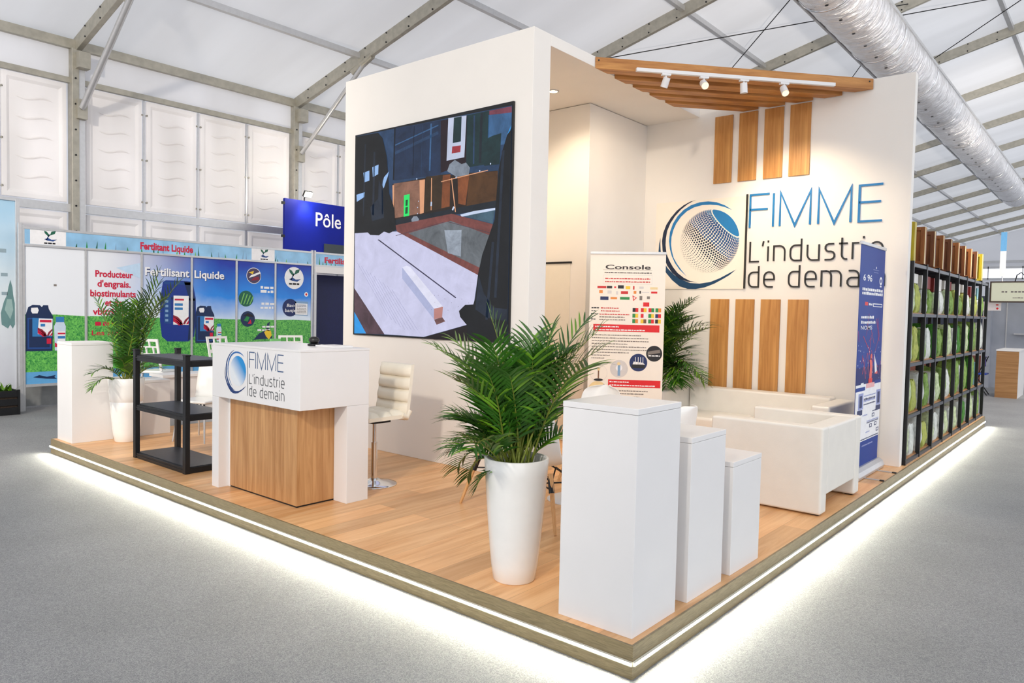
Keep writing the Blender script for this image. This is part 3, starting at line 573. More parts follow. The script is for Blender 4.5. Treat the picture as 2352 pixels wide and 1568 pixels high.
a=Art((-1.70,5.279,1.96),(1,0,0),(0,0,1),(0,-1,0)); strokes(a,"de demain",.02,1.43,.012,.165,.0165,LK,0,.012); a.done('lettering',sg,label='black thin letters de demain')
# oak strips on the back wall
UP=[(-2.143,-1.926),(-1.849,-1.636),(-1.556,-1.344),(-1.273,-1.051)]; LOW=[(-2.127,-1.902),(-1.823,-1.603),(-1.528,-1.308),(-1.226,-1.007)]
on=['nearest the storage corner','second from the storage corner','third from the storage corner','farthest from the storage corner']
for k,(x0,x1) in enumerate(UP):
    b=MB(); b.box(x0,5.262,3.175,x1,5.2795,3.945); o=b.obj('wall_plank',[OAKD],bevel=.002,origin=((x0+x1)/2,5.27,3.175)); tag(o,'vertical oak plank high above the sign, '+on[k],'wall panel','oak planks above the sign')
for k,(x0,x1) in enumerate(LOW):
    b=MB(); b.box(x0,5.262,.79,x1,5.2795,1.832); o=b.obj('wall_plank',[OAKD],bevel=.002,origin=((x0+x1)/2,5.27,.79)); tag(o,'vertical oak plank below the sign behind the sofa, '+on[k],'wall panel','oak planks below the sign')
# ------------------------------------------------------------------ oak slat canopy across the niche corner
bd=Vector((1.918,2.23,0)).normalized(); bn=Vector((-bd.y,bd.x,0))
pg=T('slatted_canopy','corner canopy of diagonal oak beams carrying the spotlight track','canopy',(-2.346,3.05,3.95))
for k in range(5):
    yo=3.05+.345*k; A=Vector((-2.346,yo,0)); th=.135
    y1=yo+th/.652
    def xw(y): return -2.346+(5.262-y)*bd.x/bd.y
    z0,z1=(3.968,4.075) if k==0 else (3.957,4.055)
    b=MB(); b.prism([(-2.346,yo,z0),(xw(yo),5.262,z0),(max(-2.346,xw(y1)),5.262,z0),(-2.346,y1,z0)],(0,0,z1-z0),0)
    if k==0:
        for t in (.012,.985):
            p=A+Vector((xw(yo)+2.346,5.262-yo,0))*t; p.z=4.045; b.tube([p+bn*.001,p-bn*.004],.008,8,1)
    an=math.atan2(bd.y,bd.x); rot=Matrix.Rotation(-an,4,'Z'); b.v=[tuple(rot@(Vector(v)-A)) for v in b.v]
    o=b.obj('beam',[BEAM,BLACKM],pg,bevel=.003); o.location=A-pg.location; o.rotation_euler=(0,0,an)
tr=T('track_light_rail','white track rail with four lamps along the front oak canopy beam','track light',(-2.08,3.36,3.95))
A0=Vector((-2.078,3.345,3.972))-bn*.022; A1=Vector((-.729,4.914,3.972))-bn*.022
b=MB(); b.prism([A0-bn*.018-Vector((0,0,.016)),A0+bn*.018-Vector((0,0,.016)),A0+bn*.018+Vector((0,0,.016)),A0-bn*.018+Vector((0,0,.016))],A1-A0); b.obj('rail',[LAM],tr,w=True)
heads=[((-1.883,3.572),0,(-.45,.1,-1)),((-1.631,3.865),1,(.55,-.62,-.55)),((-1.361,4.18),0,(.02,.1,-1)),((-1.083,4.503),1,(.45,-.5,-.75))]
SPOTW=glow('spot_lamp',(255,206,120),4.5)
for i,((x,y),lit,dr) in enumerate(heads):
    c=Vector((x,y,3.955))-bn*.022; d=Vector(dr).normalized()
    b=MB(); b.box(-.045,-.018,-.018,.045,.018,0); 
    ad=b.obj('adapter',[LAM],tr); ad.location=c-tr.location; ad.rotation_euler=(0,0,math.atan2(bd.y,bd.x))
    p=c+Vector((0,0,-.05)); q=p+d*.012
    b=MB(); b.tube([c-Vector((0,0,.015)),p],.009,8); e=p+d*.06
    b.tube([p-d*.035+Vector((0,0,-.02)),e+Vector((0,0,-.02))],[.034,.036],20,0); h=b.obj('lamp_head',[LAM],tr,w=True)
    f=e+Vector((0,0,-.0195)); s1=d.cross(Vector((0,0,1))).normalized(); s2=d.cross(s1)
    b=MB(); b.face([f+d*.002+(s1*math.cos(j*PI/10)+s2*math.sin(j*PI/10))*.03 for j in range(20)]); b.v=[tuple(Vector(v)-tr.location) for v in b.v]; o=b.obj('lamp_face',[SPOTW if lit else M('lamp_glass',(222,220,214),.2)],h)
    light('track_spot','SPOT',f+d*.03,SPOTE*.5 if lit else SPOTE*(.38 if i==0 else 1),(1,.80,.56),f+(d*3 if lit else Vector((-1.6,1.2,-1.6)) if i==0 else Vector((.3,1.3,-2.2))),.035,95 if lit else 95,.8)
# ------------------------------------------------------------------ reception counter
ct=T('reception_counter','white and oak reception counter with the blue globe logo on its front','counter',(-3.45,.17,HP))
b=MB(); b.box(-4.09,.17,.90,-2.848,.79,1.318); ub=b.obj('upper_box',[LAM],ct,w=True,bevel=.003)
b=MB(); b.box(-4.092,.168,1.318,-2.846,.792,1.335); b.obj('worktop',[LAM],ct,w=True,bevel=.002)
b=MB(); b.box(-4.09,.17,HP,-3.985,.255,.8995); b.box(-4.09,.255,HP,-3.96,.79,.8995); b.obj('leg_panel',[LAM],ct,w=True,bevel=.002)
b=MB(); b.box(-3.008,.585,HP,-2.848,.79,.8995); b.obj('leg_panel',[LAM],ct,w=True,bevel=.002)
b=MB(); b.box(-3.9595,.258,HP+.012,-3.01,.78,.8995); b.obj('oak_body',[OAK],ct,w=True,bevel=.001)
b=MB(); b.box(-3.955,.262,HP,-3.015,.775,HP+.012); b.obj('plinth_gap',[BLACKM],ct,w=True)
a=Art((-3.543,.1695,.948),(1,0,0),(0,0,1),(0,-1,0),.0006); GREYL=M('letter_grey',(96,98,102),.5); DKB=M('letter_slate_blue',(66,92,132),.5)
lk=.325
logo(a,.008,.004,lk,[M('logo_c_navy',(22,64,124),.5),M('logo_c_blue',(20,98,170),.5),M('logo_c_deep',(14,50,110),.5),LB],1,sx=.98)
def gdisc():
    m,nt,bb=setup('globe_fade'); N=nt.nodes; L=nt.links
    tc=N.new('ShaderNodeTexCoord'); vm=N.new('ShaderNodeVectorMath'); vm.operation='DOT_PRODUCT'; vm.inputs[1].default_value=(3.4,0,3.4)
    sb=N.new('ShaderNodeVectorMath'); sb.operation='SUBTRACT'; sb.inputs[1].default_value=(-.235,0,.973)
    L.new(tc.outputs['Object'],sb.inputs[0]); L.new(sb.outputs[0],vm.inputs[0])
    rp=N.new('ShaderNodeValToRGB'); e=rp.color_ramp.elements; e[0].position=.0; e[0].color=lin((226,230,234))+(1,); e[1].position=.62; e[1].color=lin((20,138,206))+(1,)
    ad=N.new('ShaderNodeMath'); ad.inputs[1].default_value=.28; L.new(vm.outputs['Value'],ad.inputs[0]); L.new(ad.outputs[0],rp.inputs[0]); L.new(rp.outputs[0],bb.inputs['Base Color']); return m
a.circ(-.145,.182,.118,gdisc(),1,40)
a.line([(-.006,0),(-.006,.345)],.006,GREYL,1)
fimme(a,.022,.218,.338,.121,.0085,DKB,1); strokes(a,"L'industrie",.022,.498,.099,.054,.0075,GREYL,1); strokes(a,"de demain",.022,.498,.004,.054,.0075,GREYL,1)
a.done('logo_print',ct,label='printed globe logo and slogan').parent=ub
mk=T('desk_microphone','small round black object standing on the reception counter top','desk device',(-3.33,.62,1.335))
b=MB(); b.lathe([(.0,.002),(.05,.002),(.052,.012),(.03,.02),(.0,.02)],20); b.obj('base',[BLACKM],mk)
b=MB(); b.lathe([(0,.018),(.03,.022),(.042,.04),(.038,.06),(.02,.072),(0,.074)],20); b.obj('body',[M('black_plastic',(28,27,26),.35)],mk)
pp=T('paper_stack','flat white papers lying on the reception counter top near its corner','paper',(-3.1,.66,1.335))
b=MB(); b.box(-.14,-.09,0.0005,.1,.09,.012); b.obj('sheets',[LAM],pp)
# ------------------------------------------------------------------ display plinths
def plinth(x0,y0,s,h,label,dy=None,grp=None):
    t=T('display_plinth',label,'plinth',(x0+s/2,y0+(dy or s)/2,HP),0,grp); dy=dy or s
    b=MB(); b.box(-s/2,-dy/2,0,s/2,dy/2,h-.03); b.obj('body',[LAM],t,bevel=.002)
    b=MB(); b.box(-s/2-.001,-dy/2-.001,h-.0285,s/2+.001,dy/2+.001,h); b.obj('top',[LAM],t,bevel=.002)
plinth(-.459,.058,.418,1.06,'tallest white display plinth, at the front corner of the stage',grp='stepped white plinths')
plinth(-.465,.618,.418,.86,'middle-height white display plinth between the tallest and shortest ones',grp='stepped white plinths')
plinth(-.466,1.155,.418,.655,'shortest white display plinth, beside the leather armchair',grp='stepped white plinths')
plinth(-7.2,.05,.41,1.06,'tall white plinth on the stage end by the fertilizer booth')
plinth(-7.16,.72,.37,.62,'low white plinth behind the potted palm near the black rack',dy=.36)
# ------------------------------------------------------------------ black steel rack
rk=T('shelving_rack','black three-tier steel rack standing beside the reception counter','shelf rack',(-5.13,.42,HP))
X0,X1,Ya,Yb=-5.64,-4.63,.22,.62
for x in (X0,X1):
    for y in (Ya,Yb): 
        b=MB(); b.box(x-.022 if x==X0 else x-.03,y-.022,HP,x+.03 if x==X0 else x+.022,y+.022,1.2); b.box(x-.03,y-.025,1.19,x+.03,y+.025,1.205); b.obj('leg',[BLACKM],rk,w=True,bevel=.003)
for z in (.20,.665,1.14):
    b=MB(); b.box(X0+.005,Ya+.012,z+.002,X1-.005,Yb-.012,z+.012); b.obj('shelf_board',[DARKSH],rk,w=True)
    b=MB()
    for y in (Ya,Yb): b.box(X0+.03,y-.014,z-.045,X1-.03,y+.014,z+.006); b.box(X0+.03,y-.02,z-.02,X1-.03,y+.02,z-.012)
    for x in (X0,X1): b.box(x-.014,Ya+.022,z-.045,x+.014,Yb-.022,z+.006)
    b.obj('shelf_frame',[BLACKM],rk,w=True,bevel=.002)
# ------------------------------------------------------------------ quilted stool behind the counter
st=T('swivel_stool','cream quilted swivel stool with chrome foot behind the reception counter','stool',(-3.2,1.14,HP),math.atan2(-.98,-.05)-PI/2)
b=MB(); b.lathe([(0,.02),(.035,.05),(.06,.035),(.15,.016),(.19,.008),(.195,0),(0,0)],40); b.obj('base_plate',[CHROME],st)
b=MB(); b.tube([(0,0,.03),(0,0,.36)],.026,16); b.tube([(0,0,.3),(0,0,.55)],.017,12); b.obj('column',[CHROME],st)
b=MB(); b.box(-.1,-.09,.53,.1,.09,.56); b.tube([(.0,0,.55),(.19,.02,.53),(.26,.02,.5)],.012,8); b.obj('lever_plate',[BLACKM],st)
CREAM=M('cream_leather',(240,231,212),.45,noise=.02,scale=9,bump=.1,bscale=200)
# local frame: the seat faces +y
def quilt(P0,P1,k,w,th):
    b=MB()
    for i in range(k):
        a=Vector(P0).lerp(Vector(P1),i/k); c=Vector(P0).lerp(Vector(P1),(i+1)/k); t=(c-a).normalized(); nn=Vector((-t.y,t.x)); nx=12
        V=[];F=[];ny=6
        for s_ in range(ny+1):
            for j in range(nx+1):
                u=-1+2*j/nx; v=s_/ny; e=max(0,1-abs(2*v-1)**3.5)*max(0,1-abs(u)**10); cr=1-.12*math.exp(-(u/.06)**2)*1
                p=a.lerp(c,v)+nn*(th*(.55+.45*e)*cr if abs(u)<1 and 0<v<1 else th*.45); V.append((u*w/2,p.x,p.y))
        base=len(V)
        for s_ in range(ny):
            for j in range(nx): q=s_*(nx+1)+j; F.append((q,q+1,q+nx+2,q+nx+1))
        b.add(V,F,0,True)
        # underside and side walls
        V2=[(-w/2,a.x,a.y),(w/2,a.x,a.y),(w/2,c.x,c.y),(-w/2,c.x,c.y)]
        A=a+nn*th*.45; C=c+nn*th*.45
        V2+=[(-w/2,A.x,A.y),(w/2,A.x,A.y),(w/2,C.x,C.y),(-w/2,C.x,C.y)]
        b.add(V2,[(3,2,1,0),(0,4,7,3),(1,2,6,5),(0,1,5,4),(2,3,7,6)])
    return b
b=quilt((.21,.565),(-.17,.56),3,.42,.07)
# normal must point up for the seat and forward for the back
for i,v in enumerate(b.v): b.v[i]=(v[0],v[1],.565+abs(v[2]-.565))
b.obj('seat',[CREAM],st)
b=quilt((-.2,.6),(-.25,1.02),4,.42,.07)
for i,v in enumerate(b.v):
    base=-.2-.05*(v[2]-.6)/.42; b.v[i]=(v[0],base+abs(v[1]-base),v[2])
b.obj('backrest',[CREAM],st)
b=MB(); b.tube([(-.19,-.13,.6),(-.19,-.185,.575),(-.19,-.215,.63)],.03,10); b.tube([(.19,-.13,.6),(.19,-.185,.575),(.19,-.215,.63)],.03,10); b.tube([(-.19,-.185,.575),(.19,-.185,.575)],.03,10); b.obj('seat_joint',[CREAM],st)
# ------------------------------------------------------------------ armchair and sofa
def slab(x0,y0,z0,x1,y1,z1,r=.022): 
    b=MB(); b.box(x0,y0,z0,x1,y1,z1); return b
ac=T('armchair','white leather cube armchair standing beside the shortest plinth','armchair',(-.5,3.3,HP))
slab(-.94,2.79,HP+.012,-.055,2.93,.825).obj('armrest',[LEATHER],ac,w=True,bevel=.02,seg=3)
slab(-.94,3.67,HP+.012,-.055,3.81,.825).obj('armrest',[LEATHER],ac,w=True,bevel=.02,seg=3)
slab(-.22,2.932,.30,-.057,3.668,.82).obj('backrest',[LEATHER],ac,w=True,bevel=.02,seg=3)
slab(-.94,2.932,.30,-.222,3.668,.44).obj('seat_base',[LEATHER],ac,w=True,bevel=.015,seg=3)
slab(-.95,2.936,.441,-.224,3.664,.60).obj('seat_cushion',[LEATHER],ac,w=True,bevel=.035,seg=3)
for x in (-.89,-.11):
    for y in (2.86,3.74):
        b=MB(); b.box(x-.03,y-.03,HP,x+.03,y+.03,HP+.0125); b.obj('foot',[BLACKM],ac,w=True)
sf=T('sofa','white leather sofa standing against the wall below the oak planks','sofa',(-1.45,4.75,HP))
slab(-2.42,4.37,HP+.04,-2.24,5.2,.80).obj('armrest',[LEATHER],sf,w=True,bevel=.025,seg=3)
slab(-.66,4.37,HP+.04,-.48,5.2,.80).obj('armrest',[LEATHER],sf,w=True,bevel=.025,seg=3)
slab(-2.238,5.0,HP+.04,-.662,5.2,.82).obj('backrest',[LEATHER],sf,w=True,bevel=.025,seg=3)
slab(-2.238,4.39,HP+.06,-.662,4.998,.42).obj('seat_base',[LEATHER],sf,w=True,bevel=.015,seg=3)
for k in range(2):
    slab(-2.235+k*.787,4.38,.421,-1.452+k*.787,4.996,.56).obj('seat_cushion',[LEATHER],sf,w=True,bevel=.035,seg=3)
for x in (-2.33,-.57):
    for y in (4.45,5.12):
        b=MB(); b.box(x-.03,y-.03,HP,x+.03,y+.03,HP+.041); b.obj('foot',[BLACKM],sf,w=True)
# ------------------------------------------------------------------ shell chairs and round table
def shell_chair(label,loc,rz,grp):
    t=T('shell_chair',label,'chair',loc,rz,grp)   # faces +y
    V=[];F=[];nu,nv=13,18
    prof=[(.215,.415),(.2,.43),(.13,.432),(.05,.425),(-.03,.42),(-.1,.425),(-.15,.445),(-.185,.48),(-.205,.53),(-.22,.6),(-.235,.67),(-.25,.74),(-.262,.79),(-.27,.815),(-.274,.825)]
    wd=[.17,.2,.225,.235,.24,.24,.237,.232,.225,.215,.2,.185,.16,.12,.05]
    n=len(prof)
    for i in range(n):
        y,z=prof[i]; w=wd[i]; k=i/(n-1)
        for j in range(nu):
            u=-1+2*j/(nu-1); c=abs(u)**2.6
            up=.055*c*(1-max(0,(k-.55)*2)) if k<.8 else 0; fwd=.075*c*max(0,min(1,(k-.4)*3))
            V.append((u*w,y+fwd,z+up))
    for i in range(n-1):
        for j in range(nu-1): a=i*nu+j; F.append((a,a+1,a+nu+1,a+nu))
    b=MB(); b.add(V,F,0,True); o=b.obj('seat_shell',[PLASTIC],t)
    s_=o.modifiers.new('thick','SOLIDIFY'); s_.thickness=.008; s_.offset=0; sd=o.modifiers.new('sub','SUBSURF'); sd.levels=1; sd.render_levels=1
    for sx in (-1,1):
        for sy in (-1,1):
            b=MB(); b.tube([(sx*.13,sy*.11,.385),(sx*.225,sy*.215,0)],[.019,.011],10); b.obj('leg',[BEECH],t)
    b=MB()
    for sx in (-1,1): b.tube([(sx*.15,.13,.33),(sx*.12,0,.408),(sx*.15,-.13,.33)],.006,6); b.tube([(sx*.16,.145,.28),(-sx*.16,-.145,.28)],.006,6)
    for sy in (-1,1): b.tube([(-.15,sy*.13,.33),(0,sy*.1,.412),(.15,sy*.13,.33)],.006,6)
    for sx in (-1,1):
        for sy in (-1,1): b.tube([(sx*.13,sy*.11,.37),(sx*.158,sy*.143,.26)],.021,8)
    b.obj('wire_brace',[BLACKM],t)
    return t
gch='shell chairs round the cafe table'
shell_chair('white shell chair with beech legs beside the screen wall, partly behind the palm',(-2.01,1.41,HP),math.radians(-3.7),gch)
shell_chair('white shell chair between the potted palm and the tallest plinth, its back to the aisle',(-1.489,1.225,HP),math.radians(12),gch)
shell_chair('white shell chair across the round table, before the white roll-up banner',(-1.98,2.62,HP),math.radians(190),gch)
shell_chair('white shell chair beside the round table, hidden mostly behind the tallest plinth',(-1.02,2.1,HP),math.radians(90),gch)
tb=T('round_table','round cafe table with dark edge and white foot behind the potted palm','table',(-1.68,1.93,HP))
b=MB(); b.lathe([(0,.735),(.38,.735),(.385,.74),(.385,.756),(.38,.76),(0,.76)],40); b.obj('tabletop',[M('table_dark_edge',(70,64,52),.35)],tb)
b=MB(); b.tube([(0,0,.02),(0,0,.735)],.035,16); b.obj('column',[LAM],tb)
b=MB(); b.lathe([(0,.03),(.05,.03),(.2,.012),(.22,.004),(.22,0),(0,0)],32); b.obj('foot',[LAM],tb)
# white side chair behind the rack
wc=T('side_chair','white chair with steel legs between the black rack and the low plinth','chair',(-6.13,1.12,HP),math.radians(205))
b=MB(); b.box(-.2,-.2,.42,.2,.2,.45); b.obj('seat',[PLASTIC],wc,bevel=.02,seg=3)
b=MB(); V=[];F=[]
for i in range(8):
    for j in range(9):
        u=-1+2*j/8; z=.43+.45*i/7; V.append((u*.2*(1-.1*(i/7)**2),-.2-.06*i/7+.05*u*u,z))
for i in range(7):
    for j in range(8): a=i*9+j; F.append((a,a+1,a+10,a+9))
b.add(V,F,0,True); o=b.obj('backrest',[PLASTIC],wc); q=o.modifiers.new('t','SOLIDIFY'); q.thickness=.012
b=MB(); b.box(-.19,-.16,.405,.19,.19,.419,0)
for k in range(9): b.box(-.19+k*.042,.185,.395,-.17+k*.042,.195,.419,1)
b.obj('woven_edge',[PLASTIC,BLACKM],wc)
for sx in (-1,1):
    for sy in (-1,1): b=MB(); b.tube([(sx*.16,sy*.16,.41),(sx*.2,sy*.21,0)],[.014,.009],10); b.obj('leg',[ALU],wc)
# ------------------------------------------------------------------ potted palms
def leaflets(b,base,d,side,L,w,droop,m,up=Vector((0,0,1))):
    d=d.normalized(); pts=[]; p=base.copy(); k=5
    for i in range(k):
        pts.append(p.copy()); p=p+d*(L/(k-1)); d=(d+Vector((0,0,-droop))).normalized()
    V=[]
    for i,q in enumerate(pts):
        t=(pts[min(i+1,k-1)]-pts[max(i-1,0)]).normalized(); s_=t.cross(up); s_=s_.normalized() if s_.length>1e-4 else Vector((1,0,0))
        ww=w*(.55,1,.95,.6,.06)[i]; V+=[q+s_*ww*.5,q+up*(-.12*ww),q-s_*ww*.5]
    F=[]
    for i in range(k-1): a=i*3; F+=[(a,a+1,a+4,a+3),(a+1,a+2,a+5,a+4)]
    b.add(V,F,m,True)
def frond(g,base,az,el,L,bend,nl,ll,lw,light_):
    """one arching palm frond: bare stalk, then paired leaflets"""
    b=MB(); d=Vector((math.cos(az)*math.cos(el),math.sin(az)*math.cos(el),math.sin(el))); p=base.copy(); pts=[p.copy()]; n=18; dirs=[d.copy()]
    for i in range(n):
        k=i/n; d=(d+Vector((0,0,-bend*(.15+k*1.6)/n))).normalized(); p=p+d*(L/n); pts.append(p.copy()); dirs.append(d.copy())
    b.tube(pts,[.0075*(1-.8*i/n) for i in range(n+1)],5,0)
    for i in range(nl):
        t=.34+.66*i/(nl-1); f=t*n; i0=min(int(f),n-1); q=pts[i0].lerp(pts[i0+1],f-i0); dd=dirs[i0]
        sd=dd.cross(Vector((0,0,1))); sd=sd.normalized() if sd.length>.05 else Vector((math.sin(az),-math.cos(az),0))
        nrm=sd.cross(dd).normalized()
        lk=ll*(.65+.6*math.sin(PI*min(1,(t-.36)/.64*.8+.18)))*g.uniform(.88,1.1)
        for s_ in (-1,1):
            fwd=.75+.6*(t-.36)
            dv=(dd*fwd+sd*s_*1.0+nrm*.28+Vector((g.uniform(-.08,.08),g.uniform(-.08,.08),g.uniform(-.08,.08))))
            leaflets(b,q,dv,s_,lk,lw,g.uniform(.09,.2),1 if g.random()>light_ else 2,nrm)
    return b
def pot(t,rt=.18,rb=.118,h=.68,seam=False):
    b=MB(); prof=[(0,.001),(rb-.006,.0),(rb,.006)]
    for i in range(1,9):
        k=i/8; prof.append((rb+(rt-rb)*(k**.75),.006+(h-.006)*k))
        if seam and i==5: prof+=[(rb+(rt-rb)*(k**.75)-.002,.006+(h-.006)*k+.003),(rb+(rt-rb)*(k**.75)+.001,.006+(h-.006)*k+.006)]
    prof+=[(rt-.004,h+.004),(rt-.018,h+.003),(rt-.02,h-.01),(rt-.03,h-.12)]
    b.lathe(prof,48); po=b.obj('pot',[CERAM],t)
    b=MB(); b.lathe([(rt-.027,h-.1),(.08,h-.09),(0,h-.085)],24); b.obj('soil',[SOIL],po)
def palm(name,label,loc,seed,fr,h=.68,seam=False):
    g=random.Random(seed); t=T('potted_palm',label,'potted plant',loc); pot(t,h=h,seam=seam)
    for (az,el,L,bend,ll) in fr:
        a=g.uniform(0,2*PI); r_=g.uniform(.01,.075); base=Vector((math.cos(a)*r_,math.sin(a)*r_,h-.095))
        frond(g,base,math.radians(az)+g.uniform(-.12,.12),math.radians(el),L*g.uniform(.93,1.07),bend,17,ll*1.08,.0165,.18).obj('frond',[STEM,LEAF,LEAFL],t)
    return t
g=random.Random(11)
fr=[]
def adif(a,b): return abs((a-b+180)%360-180)
for k in range(26):
    az=(k*137.5+20)%360; fr.append((az,g.uniform(66,84),g.uniform(.58,.86),g.uniform(.8,1.4),.19))
for k in range(16):
    az=(k*137.5+70)%360
    if adif(az,0)<62: az=(az+150)%360
    fr.append((az,g.uniform(52,68),g.uniform(.42,.56),g.uniform(1.3,1.9),.16))
fr+=[(205,52,.48,2.3,.16),(190,42,.44,2.5,.15),(175,32,.36,2.7,.12),(215,28,.27,2.9,.09),(42,72,.92,1.1,.19),(34,69,.85,1.25,.18),(60,74,.9,1.0,.19)]
palm('palm','bushy areca palm in a tall white pot at the stage front, before the shell chairs',(-.93,.28,HP),5,fr)
g=random.Random(12); fr=[]
for k in range(15): fr.append((-90+(k*83)%220,g.uniform(76,87),g.uniform(.72,.98),g.uniform(.5,.9),.15))
for k in range(5): fr.append((-70+k*40,g.uniform(55,66),g.uniform(.4,.55),g.uniform(1.4,2.0),.13))
fr+=[(38,76,1.22,.75,.2),(45,72,1.18,.8,.2),(52,78,1.25,.6,.2),(30,70,1.05,.9,.18),(285,45,.42,2.5,.11)]
palm('palm','slim areca palm in a white pot between the tall end plinth and black rack',(-6.6,.52,HP),8,fr,seam=True)
g=random.Random(13); fr=[]
for k in range(26): fr.append((g.uniform(-40,-2),g.uniform(62,82),g.uniform(.95,1.2),g.uniform(1.2,2.0),.2))
for k in range(14): fr.append((g.uniform(-38,-6),g.uniform(46,60),g.uniform(.75,.92),g.uniform(1.8,2.5),.2))
palm('palm','dense dark palm behind the white roll-up banner beside the oak planks',(-2.70,4.93,HP),9,fr)
# ------------------------------------------------------------------ roll-up banners
INK=M('ink_dark',(52,46,48),.6); INKR=M('ink_red',(206,52,52),.6); RED=M('print_red',(222,28,36),.5); PAPER=M('banner_film',(246,238,226),.45,noise=.008); WHITEP=M('print_white',(244,244,246),.5)
INKG=M('ink_grey',(128,120,114),.6); ORG=M('print_orange',(230,140,60),.5); YEL=M('print_yellow',(240,200,50),.5); GRN=M('print_green',(40,140,70),.5); NAVY=M('print_navy',(26,44,98),.5); SKYP=M('print_sky',(132,168,204),.5); BRN=M('print_brown',(120,84,60),.5); PALE=M('print_pale',(214,210,208),.5); CREAMP=M('print_cream',(238,214,160),.5); BLKP=M('print_black',(28,28,34),.5)
def banner(label,loc,rz,w,h,film):
    t=T('rollup_banner',label,'banner',loc,rz)   # faces -y, base at the origin
    b=MB(); V=[];F=[]
    prof=[(-.06,.0),(-.07,.03),(-.055,.07),(-.02,.095),(.02,.095),(.055,.07),(.07,.03),(.06,.0)]
    b.prism([(-w/2-.02,y,z+.004) for y,z in prof],(w+.04,0,0)); b.obj('cassette',[ALU],t,bevel=.004)
    b=MB(); b.box(-w/2-.005,-.012,h-.03,w/2+.005,.012,h,0); b.obj('top_rail',[ALU],t,bevel=.004)
    b=MB(); b.tube([(0,.035,.09),(0,.02,h-.01)],.008,8); b.obj('pole',[ALU],t)
    for s_ in (-1,1):
        b=MB(); b.box(s_*w*.27-.012,-.2,.001,s_*w*.27+.012,-.05,.008,0); b.box(s_*w*.27-.016,-.225,.0005,s_*w*.27+.016,-.19,.011,1); b.obj('foot',[ALU,BLACKM],t)
    b=MB(); b.box(-w/2,-.0015,.09,w/2,.0015,h-.03); fm=b.obj('film',[film],t)
    return fm,Art((-w/2,-.0016,h-.095+.065),(1,0,0),(0,0,1),(0,-1,0),.0005)
cx,cy=-2.5,4.0
t,a=banner('white roll-up banner headed Console with red bars, before the dark palm',(cx,cy,HP),math.radians(33),.80,2.15,PAPER)
def cpt(X,Y): return ((X-118)*.8/712,-(Y-95)*.00112)
def crect(X0,Y0,X1,Y1,m,l=1): (x0,y0),(x1,y1)=cpt(X0,Y1),cpt(X1,Y0); a.rect(x0,y0,x1,y1,m,l)
x,y=cpt(262,236); a.text('Console',x,y,.066,INK,2,width=cpt(690,0)[0]-x,off=.022)
crect(240,243,705,245,INKG)
x,y=cpt(255,275); a.words(x,cpt(700,0)[0],y,.011,INK,2,1)
for e in ((243,292,706,294),(243,378,706,380),(243,292,245,380),(704,292,706,380)): crect(*e,PALE)
for Y,sd in ((332,2),(362,3)): x,y=cpt(262,Y); a.words(x,cpt(688,0)[0],y,.013,INKR,2,sd)
gg=random.Random(4)
for (X,Y,w_,h_,m) in [(190,400,85,22,INKR),(280,398,50,24,INK),(350,402,18,16,RED),(385,390,56,32,BLKP),(458,398,44,28,YEL),(528,396,14,34,INKR),(588,400,40,20,PALE),(690,404,70,22,CREAMP),(208,440,34,28,ORG),(288,442,38,30,PALE),(368,448,20,32,PALE),(415,446,68,28,INKR),(535,442,26,28,ORG),(590,440,14,28,INK),(612,452,70,5,PALE),(700,446,58,18,RED),(220,500,78,34,NAVY),(318,505,62,20,ORG),(408,502,90,26,GRN),(592,490,26,40,INKG),(662,492,28,26,INKG),(628,550,58,40,RED)]:
    crect(X,Y,X+w_,Y+h_,m)
a.poly([cpt(525,485),cpt(568,508),cpt(533,540)],RED)
a.poly([cpt(535,497),cpt(556,508),cpt(539,526)],PAPER,2)
FL=[(BLKP,RED),(RED,YEL),(RED,GRN),(GRN,ORG),(GRN,YEL),(RED,WHITEP),(GRN,YEL),(NAVY,RED),(GRN,ORG),(YEL,BRN),(GRN,RED),(BLKP,YEL)]
k=0
for Y in (605,660,712):
    for X in (530,608,680,745):
        c1,c2=FL[k]; k+=1; crect(X,Y,X+27,Y+38,c1); crect(X+27,Y,X+54,Y+38,c2)
for Y,X0,X1,m,sd in ((616,138,210,BLKP,5),(616,228,402,INKR,6),(644,138,178,BLKP,7),(644,230,406,INKR,8),(672,136,200,BLKP,9),(676,216,500,INKR,10),(702,216,462,INKG,11),(724,136,182,BLKP,12),(728,216,462,INKG,13)):
    x,y=cpt(X0,Y); a.words(x,cpt(X1,0)[0],y,.012,m,2,sd)
crect(160,768,788,836,RED); 
for Y,X1,sd in ((796,405,14),(826,655,15)): x,y=cpt(178,Y); a.words(x,cpt(X1,0)[0],y,.014,WHITEP,2,sd)
for i,X1 in enumerate((615,685,690,490,668,680,505,326,274)):
    x,y=cpt(148,876+i*28); a.words(x,cpt(X1,0)[0],y,.011,INKG,2,20+i)
